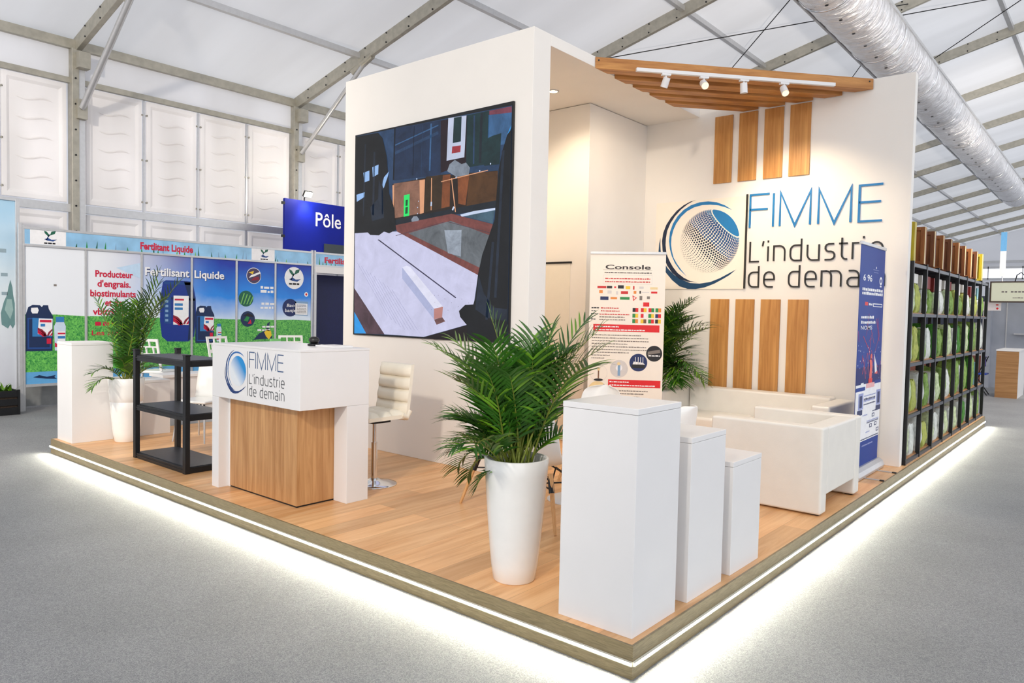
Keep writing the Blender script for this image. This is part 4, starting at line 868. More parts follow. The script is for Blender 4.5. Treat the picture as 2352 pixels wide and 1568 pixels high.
for (X,Y,r_,m,m2) in ((745,1040,76,BLKP,INKG),(598,1130,85,NAVY,SKYP),(416,1195,85,PALE,WHITEP),(222,1240,84,PALE,WHITEP),(215,1410,90,CREAMP,SKYP)):
    x,y=cpt(X,Y); r2=r_*.00112; a.circ(x,y,r2,m,2,28)
    if X==745: a.poly([(x-r2*.8,y+.02),(x+r2*.7,y+.045),(x+r2*.75,y+.01),(x-r2*.8,y-.015)],m2,3); a.words(x-.06,x+.06,y-.03,.015,WHITEP,3,33)
    elif X==598:
        a.rect(x-.07,y-.06,x+.07,y-.02,BLKP,3); a.poly([(x-.06,y-.02),(x+.07,y-.02),(x+.05,y+.0),(x-.05,y+.01)],WHITEP,4)
        for q in (-.035,-.005,.02,.045): a.rect(x+q,y-.02,x+q+.006,y+.06,WHITEP,4)
    elif X==416: a.circ(x,y+.01,.035,WHITEP,3,16); a.rect(x-.014,y-.075,x+.014,y+.05,SKYP,4); a.circ(x-.004,y+.055,.018,CREAMP,5,10)
    elif X==222: a.circ(x,y,r2*.97,PAPER,3,28); a.rect(x-.008,y-.06,x+.006,y+.05,BRN,4); a.circ(x,y+.04,.016,CREAMP,5,10); a.circ(x,y-.075,.05,BLKP,4,18,.014)
    else: a.poly([(x+r2*.15,y-r2*.95),(x+r2*.75,y-r2*.6),(x+r2*.95,y),(x+r2*.7,y+r2*.7),(x+r2*.2,y+r2*.3),(x,y-r2*.3)],SKYP,3); a.circ(x-.005,y+.02,.03,WHITEP,3,12); a.circ(x-.01,y-.01,.014,BLKP,4,8)
crect(315,1300,812,1372,RED)
for Y,X1,sd in ((1328,512,40),(1360,760,41)): x,y=cpt(328,Y); a.words(x,cpt(X1,0)[0],y,.014,WHITEP,2,sd)
for i in range(9): x,y=cpt(338,1412+i*28); a.words(x,cpt(695-(i%3)*40,0)[0],y,.012,INKG,2,50+i)
a.done('print',t,w=False)
# blue banner, facing the aisle
BLUEP=M('banner_blue',(12,58,146),.5,noise=.05,scale=2,spec=.25); DBLUE=M('banner_deep_blue',(14,34,108),.5,spec=.25); MAG=M('print_magenta',(186,60,120),.5); CORAL=M('print_coral',(226,92,88),.5); LILAC=M('print_lilac',(150,160,210),.5); PEACH=M('print_peach',(236,176,176),.5)
t,a=banner('tall blue roll-up banner with red streaks standing at the end of the back wall',(-.235,4.70,HP),math.radians(90),.86,2.19,BLUEP)
def q(X,Y):  # X 62..245 across, Y 50..1440 down
    return ((X-64)*.86/178,-(Y-58)*.00152)
def qr(X0,Y0,X1,Y1,m,l=1): (x0,y0),(x1,y1)=q(X0,Y1),q(X1,Y0); a.rect(x0,y0,x1,y1,m,l)
a.circ(*q(176,180),.012,WHITEP,2,10)
for Y,X0,X1,h_,sd in ((196,154,198,.006,1),(212,160,192,.006,2)): x,y=q(X0,Y); a.words(x,q(X1,0)[0],y,h_,LILAC,2,sd)
x,y=q(86,270); a.text('6 96',x,y,.085,WHITEP,2,width=q(148,0)[0]-x,off=.012)
x,y=q(214,258); a.circ(x,y,.05,WHITEP,2,20,.04); a.circ(x,y,.026,BLUEP,3,16,.02); a.rect(x-.03,y-.06,x+.03,y-.045,WHITEP,2)
for Y,sd in ((330,3),(354,4)): x,y=q(82,Y); a.words(x,q(232,0)[0],y,.03,WHITEP,2,sd)
qr(104,398,126,420,RED); x,y=q(132,418); a.words(x,q(158,0)[0],y,.022,WHITEP,2,6); qr(162,404,232,426,WHITEP,2); qr(166,410,228,421,BLUEP,3)
for Y,X1,sd in ((500,172,7),(532,188,8)): x,y=q(82,Y); a.words(x,q(X1,0)[0],y,.028,WHITEP,2,sd)
x,y=q(82,568); a.text('NOMS',x,y,.052,WHITEP,2,width=q(162,0)[0]-x,off=.004)
qr(64,800,245,905,DBLUE)
gg=random.Random(2)
for k in range(22):
    x,y=q(gg.uniform(70,235),gg.uniform(560,880)); an=gg.uniform(.5,1.2) if gg.random()<.6 else gg.uniform(2.0,2.7); L_=gg.uniform(.06,.22); x2,y2=x+math.cos(an)*L_,y+math.sin(an)*L_*1.3
    x2=min(max(x2,.01),.84); a.line([(x,y),(x2,y2)],gg.uniform(.004,.01),(MAG,CORAL,RED)[k%3],2)
for k in range(26): x,y=q(gg.uniform(68,240),gg.uniform(660,890)); a.rect(x,y,x+.012,y+.012,(WHITEP,LILAC)[k%2],3)
a.poly([q(154,890),q(158,800),q(152,760),q(168,750),q(176,800),q(172,890)],CORAL,4)
a.poly([q(186,720),q(196,760),q(206,790),q(212,850),q(196,850),q(190,790)],WHITEP,4); a.circ(*q(164,740),.03,CORAL,4,12); a.poly([q(190,850),q(215,835),q(215,856)],CORAL,5)
qr(64,905,245,1262,WHITEP,4)
qr(64,922,128,945,BLUEP,5); qr(134,905,196,935,PEACH,5); qr(196,895,245,916,BLUEP,5); qr(96,896,116,918,WHITEP,5); qr(150,876,178,905,RED,5)
for X in (84,214): qr(X,960,X+34,1060,LILAC,5); qr(X+8,975,X+26,1048,NAVY,6)
for X in (78,212): qr(X,1062,X+36,1094,NAVY,6)
for i,(Y,X0,X1) in enumerate(((985,124,208),(1008,122,206),(1018,122,206),(1038,122,208),(1106,118,152),(1094,188,224),(1150,150,238),(1160,150,236),(1218,144,174),(1256,96,240))): x,y=q(X0,Y); a.words(x,q(X1,0)[0],y,.013 if i not in (1,2) else .02,(LILAC,NAVY)[i%2],5,70+i)
for (X,Y) in ((186,1104),(170,1168),(206,1166),(222,1208)): qr(X,Y,X+18,Y+24,NAVY,5); qr(X+4,Y+5,X+14,Y+19,WHITEP,6)
x,y=q(122,1298); a.words(x,q(200,0)[0],y,.016,LILAC,2,90)
a.done('print',t,w=False)
# ------------------------------------------------------------------ black modular shelf with wrapped moss bundles
shf=T('display_shelving','long black metal display shelving along the stage edge behind the back wall','shelving',(-.25,8,HP))
SX0,SX1=-.46,-.05; YS=[5.43+.645*k for k in range(9)]; ZS=[.175,.645,1.18,1.69,2.2]
for i,y in enumerate(YS):
    for x in (SX0,SX1):
        b=MB(); b.box(x-.024,y-.016,HP,x+.018,y+.016,2.235); b.obj('post',[BLACKM],shf,w=True)
BOARD=wood('shelf_wood',(150,100,56),(196,142,92),(6,14,14),.5)
for k,z in enumerate(ZS):
    b=MB()
    for x in (SX0,SX1): b.box(x-.012,YS[0]+.018,z-.02,x+.012,YS[-1]-.018,z+.014)
    for y in YS: b.box(SX0+.018,y-.01,z-.02,SX1-.018,y+.01,z+.012)
    b.obj('rail',[M('graphite_rail',(70,74,84),.4,.3)],shf,w=True)
    b=MB(); b.box(SX0+.013,YS[0]+.02,z+.013,SX1-.013,YS[-1]-.02,z+.022); b.obj('shelf_board',[BOARD if k<4 else DARKSH],shf,w=True)
MOSS=[M('moss_green',(118,150,68),.8,noise=.4,scale=22,bump=.5,bscale=60),M('moss_pale',(188,203,158),.6,noise=.3,scale=30,bump=.5,bscale=70),M('moss_silver',(212,216,208),.35,noise=.2,scale=26,bump=.5,bscale=50),M('moss_lime',(168,176,84),.7,noise=.25,scale=24,bump=.4,bscale=60),M('moss_dark',(58,120,32),.85,noise=.4,scale=22,bump=.5,bscale=60)]
EXTR=[M('box_dark_red',(128,30,26),.5),M('box_white',(232,228,222),.5),M('box_light_blue',(150,206,222),.4),M('box_brown',(104,50,28),.5)]
def bundle(g,w,d,h,m):
    b=MB(); V=[];F=[]; nu,nv=24,10; ph=[g.uniform(0,6) for _ in range(4)]
    for i in range(nv+1):
        v=i/nv; f=.93+.07*math.sin(PI*min(1,v*1.15+.05)) 
        if i in (0,): f*=.93
        if i==nv: f*=.9
        for j in range(nu):
            a=2*PI*j/nu; c,s_=math.cos(a),math.sin(a); k=1/max(abs(c),abs(s_))**.97
            wob=1+.03*math.sin(3*a+ph[0]+v*5)+.03*math.sin(7*a+ph[1]-v*11)+.015*math.sin(11*a+v*17)
            V.append((c*k*w/2*f*wob*.92,s_*k*d/2*f*wob*.92,h*v+(.012*math.sin(5*a+ph[2]) if i==nv else 0)))
    for i in range(nv):
        for j in range(nu): F.append((i*nu+j,i*nu+(j+1)%nu,(i+1)*nu+(j+1)%nu,(i+1)*nu+j))
    b.add(V,F,0,True); b.face(V[:nu][::-1],0); b.face(V[-nu:],0); return b
g=random.Random(21); BAY=['first','second','third','fourth','fifth','sixth','seventh','eighth']; ROW=['bottom','lower middle','upper middle','top']
CN={0:'mossy green',1:'pale green',2:'silvery',3:'lime yellow',4:'dark green'}
for r_ in range(4):
    for k in range(8):
        y0=YS[k]+.03; y1=YS[k+1]-.03; zb=ZS[r_]+.0225; hm=ZS[r_+1]-ZS[r_]-.09
        wds=[(y0+y1)/2-.135,(y0+y1)/2+.135]
        used=[]
        for n_,yc in enumerate(wds):
            if (r_==1 and k==4 and n_==0) or (r_==1 and k==7): continue
            ci=g.choice([0,1,1,2,0,4,2,3] if r_<3 else [1,0,2,3])
            while ci in used: ci=(ci+1)%5
            used.append(ci)
            h=hm*g.uniform(.72,1.0) if r_<3 else hm*g.uniform(.55,.75)
            w_=g.uniform(.26,.34); o=bundle(g,w_,.235,h,0).obj('wrapped_bundle',[MOSS[ci]],loc=(SX1-.012-w_/2,yc,zb))
            tag(o,'%s wrapped moss bundle, %s shelf row, %s bay beyond the white wall end'%(CN[ci],ROW[r_],BAY[k]),'moss bundle','moss bundles on the black shelving')
            if r_==3 and g.random()<.75:
                e=(0,1,0,1)[(k+n_)%4] if k<7 else 2; b=MB(); hh=min(hm-h-.02,.2); b.box(-.12,-.09,0,.1,.09,hh); o2=b.obj('storage_box',[EXTR[e]],bevel=.004,loc=(SX1-.03-.12,yc,zb+h+.014))
                tag(o2,'%s box lying on the bundles of the top row, %s bay, %s side'%(('dark red','white','light blue')[e],BAY[k],('near','far')[n_]),'box','boxes on the top shelf row')
b=MB(); b.box(-.11,-.09,0,.11,.09,.34); o=b.obj('storage_box',[EXTR[2]],bevel=.004,loc=(-.2,YS[7]+.3,ZS[1]+.023)); tag(o,'light blue upright box in the last bay of the lower middle shelf row','box')
# boxes on top: the first yellow, the rest brown
YELB=wood('yellow_board',(172,150,20),(206,186,40),(8,8,2),.45); BRB=wood('brown_board',(120,66,26),(164,100,46),(10,10,1.2),.5); BRD=wood('brown_board_dark',(88,46,20),(128,74,34),(10,10,1.2),.5)
TOPN=['first','second','third','fourth','fifth','sixth','seventh','eighth','ninth']
for k in range(10):
    y=5.50+.505*k; yl=k in (0,9)
    t=T('wooden_crate','yellow crate with brown louvred front standing first on the black shelving' if k==0 else 'narrow yellow-green crate standing last on top of the black shelving' if k==9 else 'brown wooden crate on the shelving top, %s behind the yellow louvred one'%TOPN[k-1],'crate',(-.25,y,2.236),0,'crates on top of the shelving')
    m=YELB if yl else (BRB if k%2 else BRD); d=.10
    b=MB(); b.box(-.19,0,0,-.15,d,.40); b.box(.15,0,0,.19,d,.40); b.box(-.15,0,.36,.15,d,.40); b.box(-.15,0,0,.15,d,.035); b.obj('frame',[m],t,bevel=.003)
    b=MB(); b.box(.1905,.0,.004,.194,.028,.396); b.obj('edge_strip',[m if k==0 else CREAMP],t)
    b=MB(); b.box(-.15,.02,.035,.15,.035,.36); b.obj('front_panel',[BRB if k==0 else m],t)
    if k==0:
        b=MB()
        for j in range(5): b.box(-.15,.004,.06+j*.06,.15,.02,.085+j*.06)
        b.obj('louvre',[BRD],t)
    else:
        b=MB(); b.box(-.10,.008,.06,.10,.02,.33); b.obj('raised_panel',[m],t,bevel=.004)
# ------------------------------------------------------------------ fertilizer booth
def grad(name,stops):
    m,nt,b=setup(name); N=nt.nodes; L=nt.links
    tc=N.new('ShaderNodeTexCoord'); sx=N.new('ShaderNodeSeparateXYZ'); L.new(tc.outputs['Object'],sx.inputs[0])
    (y0,y1,z0,z1,cl,cm,ct)=stops
    fy=N.new('ShaderNodeMapRange'); fy.inputs[1].default_value=y0; fy.inputs[2].default_value=y1; L.new(sx.outputs[1],fy.inputs[0]); fy.interpolation_type='SMOOTHSTEP'
    fz=N.new('ShaderNodeMapRange'); fz.inputs[1].default_value=z0; fz.inputs[2].default_value=z1; L.new(sx.outputs[2],fz.inputs[0])
    nz=N.new('ShaderNodeTexNoise'); nz.inputs['Scale'].default_value=1.4; nz.inputs['Detail'].default_value=4; L.new(tc.outputs['Object'],nz.inputs['Vector'])
    a1=N.new('ShaderNodeMath'); a1.operation='MULTIPLY_ADD'; a1.inputs[1].default_value=.55; a1.inputs[2].default_value=-.27; L.new(nz.outputs[0],a1.inputs[0])
    ad=N.new('ShaderNodeMath'); L.new(fz.outputs[0],ad.inputs[0]); L.new(a1.outputs[0],ad.inputs[1])
    rp=N.new('ShaderNodeValToRGB'); e=rp.color_ramp.elements; e[0].position=.0; e[0].color=lin(cl)+(1,); e[1].position=1; e[1].color=lin(ct)+(1,); k=e.new(.45); k.color=lin(cm)+(1,)
    L.new(ad.outputs[0],rp.inputs[0])
    mx=N.new('ShaderNodeMix'); mx.data_type='RGBA'; L.new(fy.outputs[0],mx.inputs['Factor']); mx.inputs['A'].default_value=lin((240,244,250))+(1,); L.new(rp.outputs[0],mx.inputs['B'])
    L.new(mx.outputs['Result'],b.inputs['Base Color']); b.inputs['Roughness'].default_value=.35; return m
BX=-10.85
SKYB=grad('printed_sky',(.9,3.0,1.35,2.45,(228,242,255),(36,138,234),(8,48,168)))
def grassm():
    m,nt,b=setup('printed_grass'); N=nt.nodes; L=nt.links; tc=N.new('ShaderNodeTexCoord')
    nz=N.new('ShaderNodeTexNoise'); nz.inputs['Scale'].default_value=26; nz.inputs['Detail'].default_value=8; nz.inputs['Distortion'].default_value=1.5; L.new(tc.outputs['Object'],nz.inputs['Vector'])
    rp=N.new('ShaderNodeValToRGB'); e=rp.color_ramp.elements; e[0].position=.35; e[0].color=lin((34,132,62))+(1,); e[1].position=.65; e[1].color=lin((122,208,96))+(1,)
    L.new(nz.outputs[0],rp.inputs[0]); L.new(rp.outputs[0],b.inputs['Base Color']); b.inputs['Roughness'].default_value=.4; return m
GRASS=grassm(); TURQ=M('print_turquoise',(98,168,220),.4); CANB=M('print_can_blue',(18,42,84),.4); CANH=M('print_can_edge',(28,72,140),.4); CRIM=M('print_crimson',(206,24,64),.4); CAPB=M('print_cap_blue',(48,126,190),.4); BOT=M('print_bottle',(206,222,240),.4); DEEP=M('print_deep_blue',(22,52,140),.4); MARO=M('print_maroon',(140,26,50),.4); DGRN=M('print_dark_green',(20,96,72),.4); LGRN=M('print_light_green',(120,190,96),.4)
PYS=[.0,.845,1.69,2.535,3.37,4.165,4.985]
fb=T('fertilizer_booth_wall','white framed booth wall printed with fertilizer canisters, blue sky and grass','exhibition wall',(BX,.8,0))
Z0,Z1=.40,2.45
NB=lambda: Art((BX,.8,0),(0,1,0),(0,0,1),(1,0,0),.0012)
def clip(pts,x0,x1):
    for ax,sgn in ((x0,1),(x1,-1)):
        out=[]
        for i in range(len(pts)):
            p,c=pts[i],pts[(i+1)%len(pts)]; pi,ci=(p[0]-ax)*sgn>=0,(c[0]-ax)*sgn>=0
            if pi: out.append(p)
            if pi!=ci: t=(ax-p[0])/(c[0]-p[0]); out.append((ax,p[1]+(c[1]-p[1])*t))
        pts=out
        if not pts: return []
    return pts
C=lambda L: [(x/100,y/100) for x,y in L]
SH=[]   # shapes over the whole wall, cut where a post divides the panels
def add(p,m,l): SH.append((p,m,l))
def swoosh(x0,y0,w,h,l):
    for i,m in enumerate((MARO,CRIM,CRIM)):
        o=i*.22*h
        add([(x0,y0+h*.95-o),(x0+w*.3,y0+h*.75-o),(x0+w*.55,y0+h*.35-o),(x0+w*.62,y0-o*.0+.0),(x0+w*.48,y0),(x0+w*.38,y0+h*.3-o),(x0+w*.2,y0+h*.55-o),(x0,y0+h*.72-o)],m,l)
    add([(x0+w*.62,y0),(x0+w*.75,y0+h*.45),(x0+w,y0+h*.8),(x0+w,y0+h*.6),(x0+w*.85,y0+h*.3),(x0+w*.76,y0)],MARO,l); add([(x0+w*.82,y0),(x0+w,y0+h*.42),(x0+w,y0+h*.1),(x0+w*.95,y0)],CRIM,l)
def can(dx,dy,k,l):
    f=lambda L: [(dx+x/100*k,dy+(y-88.9)/100*k) for x,y in L]
    add(f([(2.8,142.7),(6.1,154.7),(11.8,158.2),(21.6,157.8),(24.0,155.0),(25.7,157.9),(32.4,158.0),(33.2,152.4),(39.0,141.1),(37.9,88.9),(2.5,89.3)]),CANB,l)
    add(f([(5,139),(37,138),(36,92),(5,92.5)]),CANH,l+1); add(f([(7,137),(35,136),(34,94.5),(7,95)]),CANB,l+2)
    add(f([(10.1,153.9),(18.3,154.4),(19.9,150.3),(18.2,145.6),(11.4,145.5),(9.6,149.2)]),WHITEP,l+1)
    add(f([(11.3,139.0),(38.5,137.7),(37.5,110.7),(11.2,111.1)]),CAPB,l+3); add(f([(19.8,138.1),(38.1,137.6),(37.5,111.7),(18.1,114.7)]),WHITEP,l+4)
    add(f([(21,136),(36.5,135.7),(36.5,132),(21,132.3)]),CRIM,l+5); add(f([(22,130),(28,130),(28,126),(22,126)]),CAPB,l+5)
    x,y=f([(18.1,112)])[0]; swoosh(x,y,.195*k,.13*k,l+5); add(f([(30,108),(36,108),(36,100),(30,100)]),CRIM,l+5)
def bottle(dx,dy,k,l):
    f=lambda L: [(dx+x/100*k,dy+(y-88.4)/100*k) for x,y in L]
    add(f([(-10,125.9),(-7.5,131.6),(-7.4,140.1),(3.7,140.2),(4,131.6),(6.2,125.8),(5.2,88.4),(-9,88.8)]),BOT,l); add(f([(-7.4,132),(-7.4,140.1),(3.7,140.2),(3.8,132)]),CAPB,l+1)
    add(f([(-5,118),(5.3,118),(5,103),(-5,103)]),WHITEP,l+1); add(f([(-5,116),(5.3,116),(5.3,113.5),(-5,113.5)]),CRIM,l+2); add(f([(-5,111),(5.3,111),(5,107),(-5,107)]),CAPB,l+2); add(f([(-9,101),(-1,96),(4,101),(5,95),(-9,94)]),CRIM,l+2)
can(0,.889,1,3); bottle(.50,.889,1,6)
add(C([(204.3,200.7),(209.2,203.6),(245.2,203.8),(255.2,202.9),(261.0,175.0),(262.0,135.6),(258.3,107.5),(248.3,99.2),(212.0,99.9),(202.5,108.2),(199.3,135.5),(199.8,173.4)]),DEEP,3)
add(C([(240,203),(253,202),(259,175),(260,136),(256,108),(247,100),(250,136),(249,175)]),CANB,4); add(C([(200,176),(260.5,174),(260.8,170),(199.8,172)]),CANB,4); add(C([(206,201.5),(252,201.5),(251,197),(206,197)]),CANH,4)
add(C([(222.1,178.1),(248.7,178.1),(248.3,128),(221.5,128.6)]),WHITEP,5); add(C([(206,176),(218,176),(218,130),(206,131)]),CANH,5); add(C([(224,173),(240,173),(240,170),(224,170)]),CRIM,6)
add(C([(224,165),(238,165),(238,161),(224,161)]),CAPB,6); add(C([(224,158),(238,158),(238,154),(224,154)]),CAPB,6); swoosh(2.215,1.29,.27,.17,6)
for k in range(5): add(C([(208,170-k*8),(213,170-k*8),(213,166-k*8),(208,166-k*8)]),SKYP,6)
can(2.58,.96,.95,5); bottle(3.05,.98,.62,6)
a1=[(367,190),(365,181),(372,174)]
def pcirc(x,y,r,m,l): add([(x+r*math.cos(2*PI*i/22),y+r*math.sin(2*PI*i/22)) for i in range(22)],m,l)
pcirc(3.72,2.193,.15,WHITEP,3); pcirc(3.72,2.193,.14,M('print_plum',(70,56,90),.4),4); add([(3.62,2.15),(3.66,2.2),(3.84,2.27),(3.85,2.24),(3.72,2.18)],WHITEP,5); add([(3.66,2.1),(3.83,2.12),(3.82,2.18),(3.72,2.16)],MARO,5); add([(3.61,2.25),(3.72,2.28),(3.7,2.22)],YEL,5)
pcirc(3.565,1.764,.147,DGRN,3)
for k in range(4): add([(3.45+k*.06,1.66),(3.47+k*.06,1.66),(3.54+k*.06,1.86-k*.02),(3.52+k*.06,1.87-k*.02)],LGRN,4)
pcirc(3.603,1.389,.145,CANB,3); add([(3.52,1.36),(3.58,1.44),(3.64,1.42),(3.60,1.34)],GRN,4); add([(3.60,1.30),(3.66,1.38),(3.68,1.30)],CRIM,4); add([(3.5,1.44),(3.6,1.5),(3.7,1.46),(3.72,1.42),(3.6,1.44)],BLKP,4)
add([(3.72,1.0),(3.84,1.12),(3.98,1.18),(4.0,1.3),(4.06,1.34),(4.04,1.2),(4.12,1.02)],CANB,3); add([(3.94,1.14),(4.0,1.19),(4.08,1.17),(4.1,1.08),(4.04,1.0),(3.98,1.06)],YEL,4)
pcirc(4.582,2.19,.215,WHITEP,3); pcirc(4.44+.06,1.611,.172,NAVY,3); pcirc(4.86,1.88,.045,WHITEP,3); pcirc(4.86,1.88,.022,RED,4)
add([(4.605,1.74),(4.9,1.735),(4.9,1.455),(4.605,1.47)],SKYP,3); add([(4.615,1.70),(4.89,1.695),(4.89,1.47),(4.615,1.48)],WHITEP,4)
def emblem(a,x,y,k,l):
    a.poly([(x-.02*k,y+.0*k),(x-.09*k,y+.07*k),(x-.10*k,y+.12*k),(x-.05*k,y+.10*k),(x,y+.03*k)],DGRN,l); a.poly([(x+.0*k,y+.03*k),(x+.03*k,y+.11*k),(x+.11*k,y+.13*k),(x+.09*k,y+.07*k)],DGRN,l)
    a.line([(x,y+.05*k),(x-.03*k,y),(x-.06*k,y-.06*k)],.018*k,CANH,l); a.poly([(x-.10*k,y-.05*k),(x-.03*k,y-.02*k),(x+.03*k,y-.05*k),(x+.13*k,y-.04*k),(x+.06*k,y-.085*k),(x-.04*k,y-.075*k)],CANH,l)
    a.words(x-.10*k,x+.10*k,y-.14*k,.03*k,BLKP,l,5)
for i in range(6):
    y0,y1=PYS[i]+.018,PYS[i+1]-.018; a=NB(); a.prism([a.P(x,z,0)-Vector((.02,0,0)) for x,z in ((y0,Z0),(y1,Z0),(y1,Z1),(y0,Z1))],(.02,0,0),a.mi_(WHITEP))
    hz=[1.44,1.42,1.40,1.38,1.38,1.37,1.36]
    a.rect(y0,Z0,y1,Z1,SKYB,1); a.poly([(y0,.58),(y1,.58),(y1,hz[i+1]),((y0+y1)/2,(hz[i]+hz[i+1])/2+.012),(y0,hz[i])],GRASS,2); a.rect(y0,Z0,y1,.58,TURQ,2)
    for p,m,l in SH:
        q_=clip(p,y0,y1)
        if len(q_)>2: a.poly(q_,m,l)
    if i==0: a.poly([(.12,.5),(.2,.53),(.3,.5),(.42,.52),(.4,.49),(.44,.46),(.3,.47)],CANB,4); a.rect(.40,1.87,.44,1.9,INKG,3)
    if i==1:
        for t_,x0,x1,z in (('Producteur',.985,1.555,2.045),("d'engrais.",1.015,1.52,1.89),('biostimulants',.91,1.60,1.735),('et de',1.127,1.39,1.59),('vbltrions',.945,1.47,1.445)): a.text(t_,x0,z,.145,CRIM,4,width=x1-x0,off=.028)
        a.words(.98,1.4,1.27,.07,CRIM,4,3); a.text('Les aut',.93,1.12,.11,CRIM,4,width=.42,off=.012); a.poly([(1.3,2.2),(1.67,2.3),(1.67,2.05)],M('print_haze_blue',(196,222,246),.4),2)
    if i==2: a.text('Fertilisant',1.757,2.098,.17,NAVY,7,width=.745,off=.014); a.text('Fertilisant',1.747,2.108,.185,WHITEP,9,width=.745,off=.026)
    if i==3: a.text('Liquide',2.593,2.092,.17,NAVY,7,width=.55,off=.014); a.text('Liquide',2.583,2.102,.185,WHITEP,9,width=.55,off=.026)
    if i==4:
        for x,z,sd in ((3.86,1.96,1),(3.86,1.885,2),(3.88,1.655,3),(3.86,1.58,4),(3.9,1.225,5),(3.8,1.165,6)): a.words(x,x+.27,z,.05 if z>1.3 else .035,WHITEP,4,sd)
    if i==5:
        emblem(a,4.582,2.22,1.15,5); a.text('Bao',4.42,1.625,.09,WHITEP,5,width=.17,off=.01,sh=.2); a.text('banje',4.38,1.53,.09,WHITEP,5,width=.24,off=.01,sh=.2)
        for k in range(6): a.words(4.64,4.86,1.66-k*.03,.012,NAVY if k<2 else INKG,6,k)
    a.done('printed_panel',fb)
for y in PYS+[5.05]:
    b=MB(); b.box(BX-.02,.8+y-.017,0,BX+.022,.8+y+.017,2.76 if y in (0,4.985,5.05) else 2.45); b.obj('post',[ALU],fb,w=True,bevel=.003)
b=MB(); b.box(BX-.022,.735,0,BX+.03,.782,2.78); b.obj('post',[ALU],fb,w=True,bevel=.003)
b=MB(); b.box(BX-.018,.82,.36,BX+.018,5.78,.3995); b.obj('bottom_rail',[ALU],fb,w=True)
def fascia(y0,y1,par,text,tx0,tx1,logos):
    b=MB(); b.box(BX-.025,y0,2.4505,BX+.028,y1,2.4805); b.box(BX-.025,y0,2.70,BX+.028,y1,2.735); b.obj('fascia_rail',[ALU],par,w=True)
    a=Art((BX+.02,.8,0),(0,1,0),(0,0,1),(1,0,0),.001); a.prism([a.P(x-.8,z,0)-Vector((.03,0,0)) for x,z in ((y0,2.481),(y1,2.481),(y1,2.699),(y0,2.699))],(.03,0,0),a.mi_(WHITEP))
    a.rect(y0-.8+.01,2.483,y1-.81,2.698,M('fascia_sky',(150,200,238),.4,noise=.2,scale=3),1); gg=random.Random(int(y0*10))
    x=y0-.8+.5
    while x<y1-.9:
        h=gg.uniform(.05,.19); m=(GRN,DGRN,LGRN,SKYP)[gg.randrange(4)]; a.poly([(x,2.484),(x+.025,2.484),(x+.012+gg.uniform(-.02,.02),2.484+h)],m,2); x+=gg.uniform(.04,.26)
    for lx in logos: a.rect(lx-.26,2.485,lx+.22,2.697,WHITEP,3); emblem(a,lx,2.605,.75,4)
    a.text(text,tx0,2.53,.16,CRIM,4,width=tx1-tx0,off=.034); a.done('fascia_print',par)
fascia(.80,5.77,fb,'Fertlitant Liquide',1.665,2.551,(.345,3.92))
ng=T('second_booth_front','front of the second booth with a grass printed fascia above a white door head','exhibition wall',(BX,5.85,0))
b=MB(); b.box(BX-.025,5.855,2.4505,BX+.028,8.6,2.4805); b.box(BX-.025,5.855,2.70,BX+.028,8.6,2.735); b.obj('fascia_rail',[ALU],ng,w=True)
a=Art((BX+.02,.8,0),(0,1,0),(0,0,1),(1,0,0),.001); a.rect(5.06,2.481,7.79,2.699,WHITEP,0); a.rect(5.06,2.483,7.79,2.698,MC['fascia_sky'],1)
for x,h in ((5.14,.16),(5.22,.08),(5.3,.14),(5.42,.06),(5.52,.05)): a.poly([(x,2.484),(x+.025,2.484),(x+.012,2.484+h)],GRN,2)
a.text('Fertilisant',5.27,2.53,.16,CRIM,4,width=.75,off=.034); a.done('fascia_print',ng)
b=MB(); b.box(BX-.1,5.86,2.32,BX+.03,8.6,2.4495); b.obj('door_head',[LAM],ng,w=True)
b=MB(); b.box(BX-.02,5.855,0,BX+.02,5.89,2.32); b.obj('post',[ALU],ng,w=True)
NV=M('booth_navy',(20,28,84),.5,noise=.1); BL2=M('booth_blue',(22,66,178),.45,noise=.06)
b=MB(); b.box(BX-.7,5.86,0,BX-.66,6.35,2.32,0); b.box(BX-.8,6.35,0,BX-.76,8.6,2.32,1); b.obj('inner_wall',[BL2,NV],ng,w=True)
# second half of the first fascia: the panel end with its own emblem
bs=T('blue_sign_board','royal blue overhead board lettered Pôle on the booth behind the screen wall','sign',(-11,5.25,2.74))
PB=M('sign_blue',(6,26,140),.55,noise=.05,scale=3,spec=.25)
b=MB(); b.box(-11.06,5.26,2.742,-11.0,8.2,3.74,0); b.obj('board',[PB],bs,w=True)
a=Art((-11.0,5.26,2.74),(0,1,0),(0,0,1),(1,0,0),.001); a.text('Pôle',.71,.53,.40,WHITEP,2,width=.62,off=.008); a.done('lettering',bs,label='white lettering Pôle')
b=MB(); b.box(-10.999,6.17,2.742,-10.97,8.2,2.93); b.obj('dark_plate',[M('slate_plate',(52,62,68),.5)],bs,w=True)
b=MB()
for z in (2.98,3.62): b.box(-11.03,5.20,z,-10.99,5.26,z+.05)
b.obj('bracket',[BLACKM],bs,w=True)
fl=T('floodlight','small glaring floodlight on top of the blue overhead board','floodlight',(-11.0,5.72,3.74))
b=MB(); b.tube([(-.03,0,.0005),(-.03,0,.06),(.08,0,.13)],.012,8); b.obj('arm',[BLACKM],fl)
b=MB(); b.prism([(.03,-.09,.09),(.03,.09,.09),(.1,.09,.19),(.1,-.09,.19)],(.035,0,-.03)); b.obj('housing',[BLACKM],fl)
b=MB(); b.prism([(.072,-.08,.072),(.072,.08,.072),(.132,.08,.158),(.132,-.08,.158)],(.006,0,-.005)); b.obj('lamp_face',[glow('flood_lamp',(255,236,196),60)],fl)
light('flood_point','POINT',(-10.75,5.72,3.95),40,(1,.9,.72),None,.08)
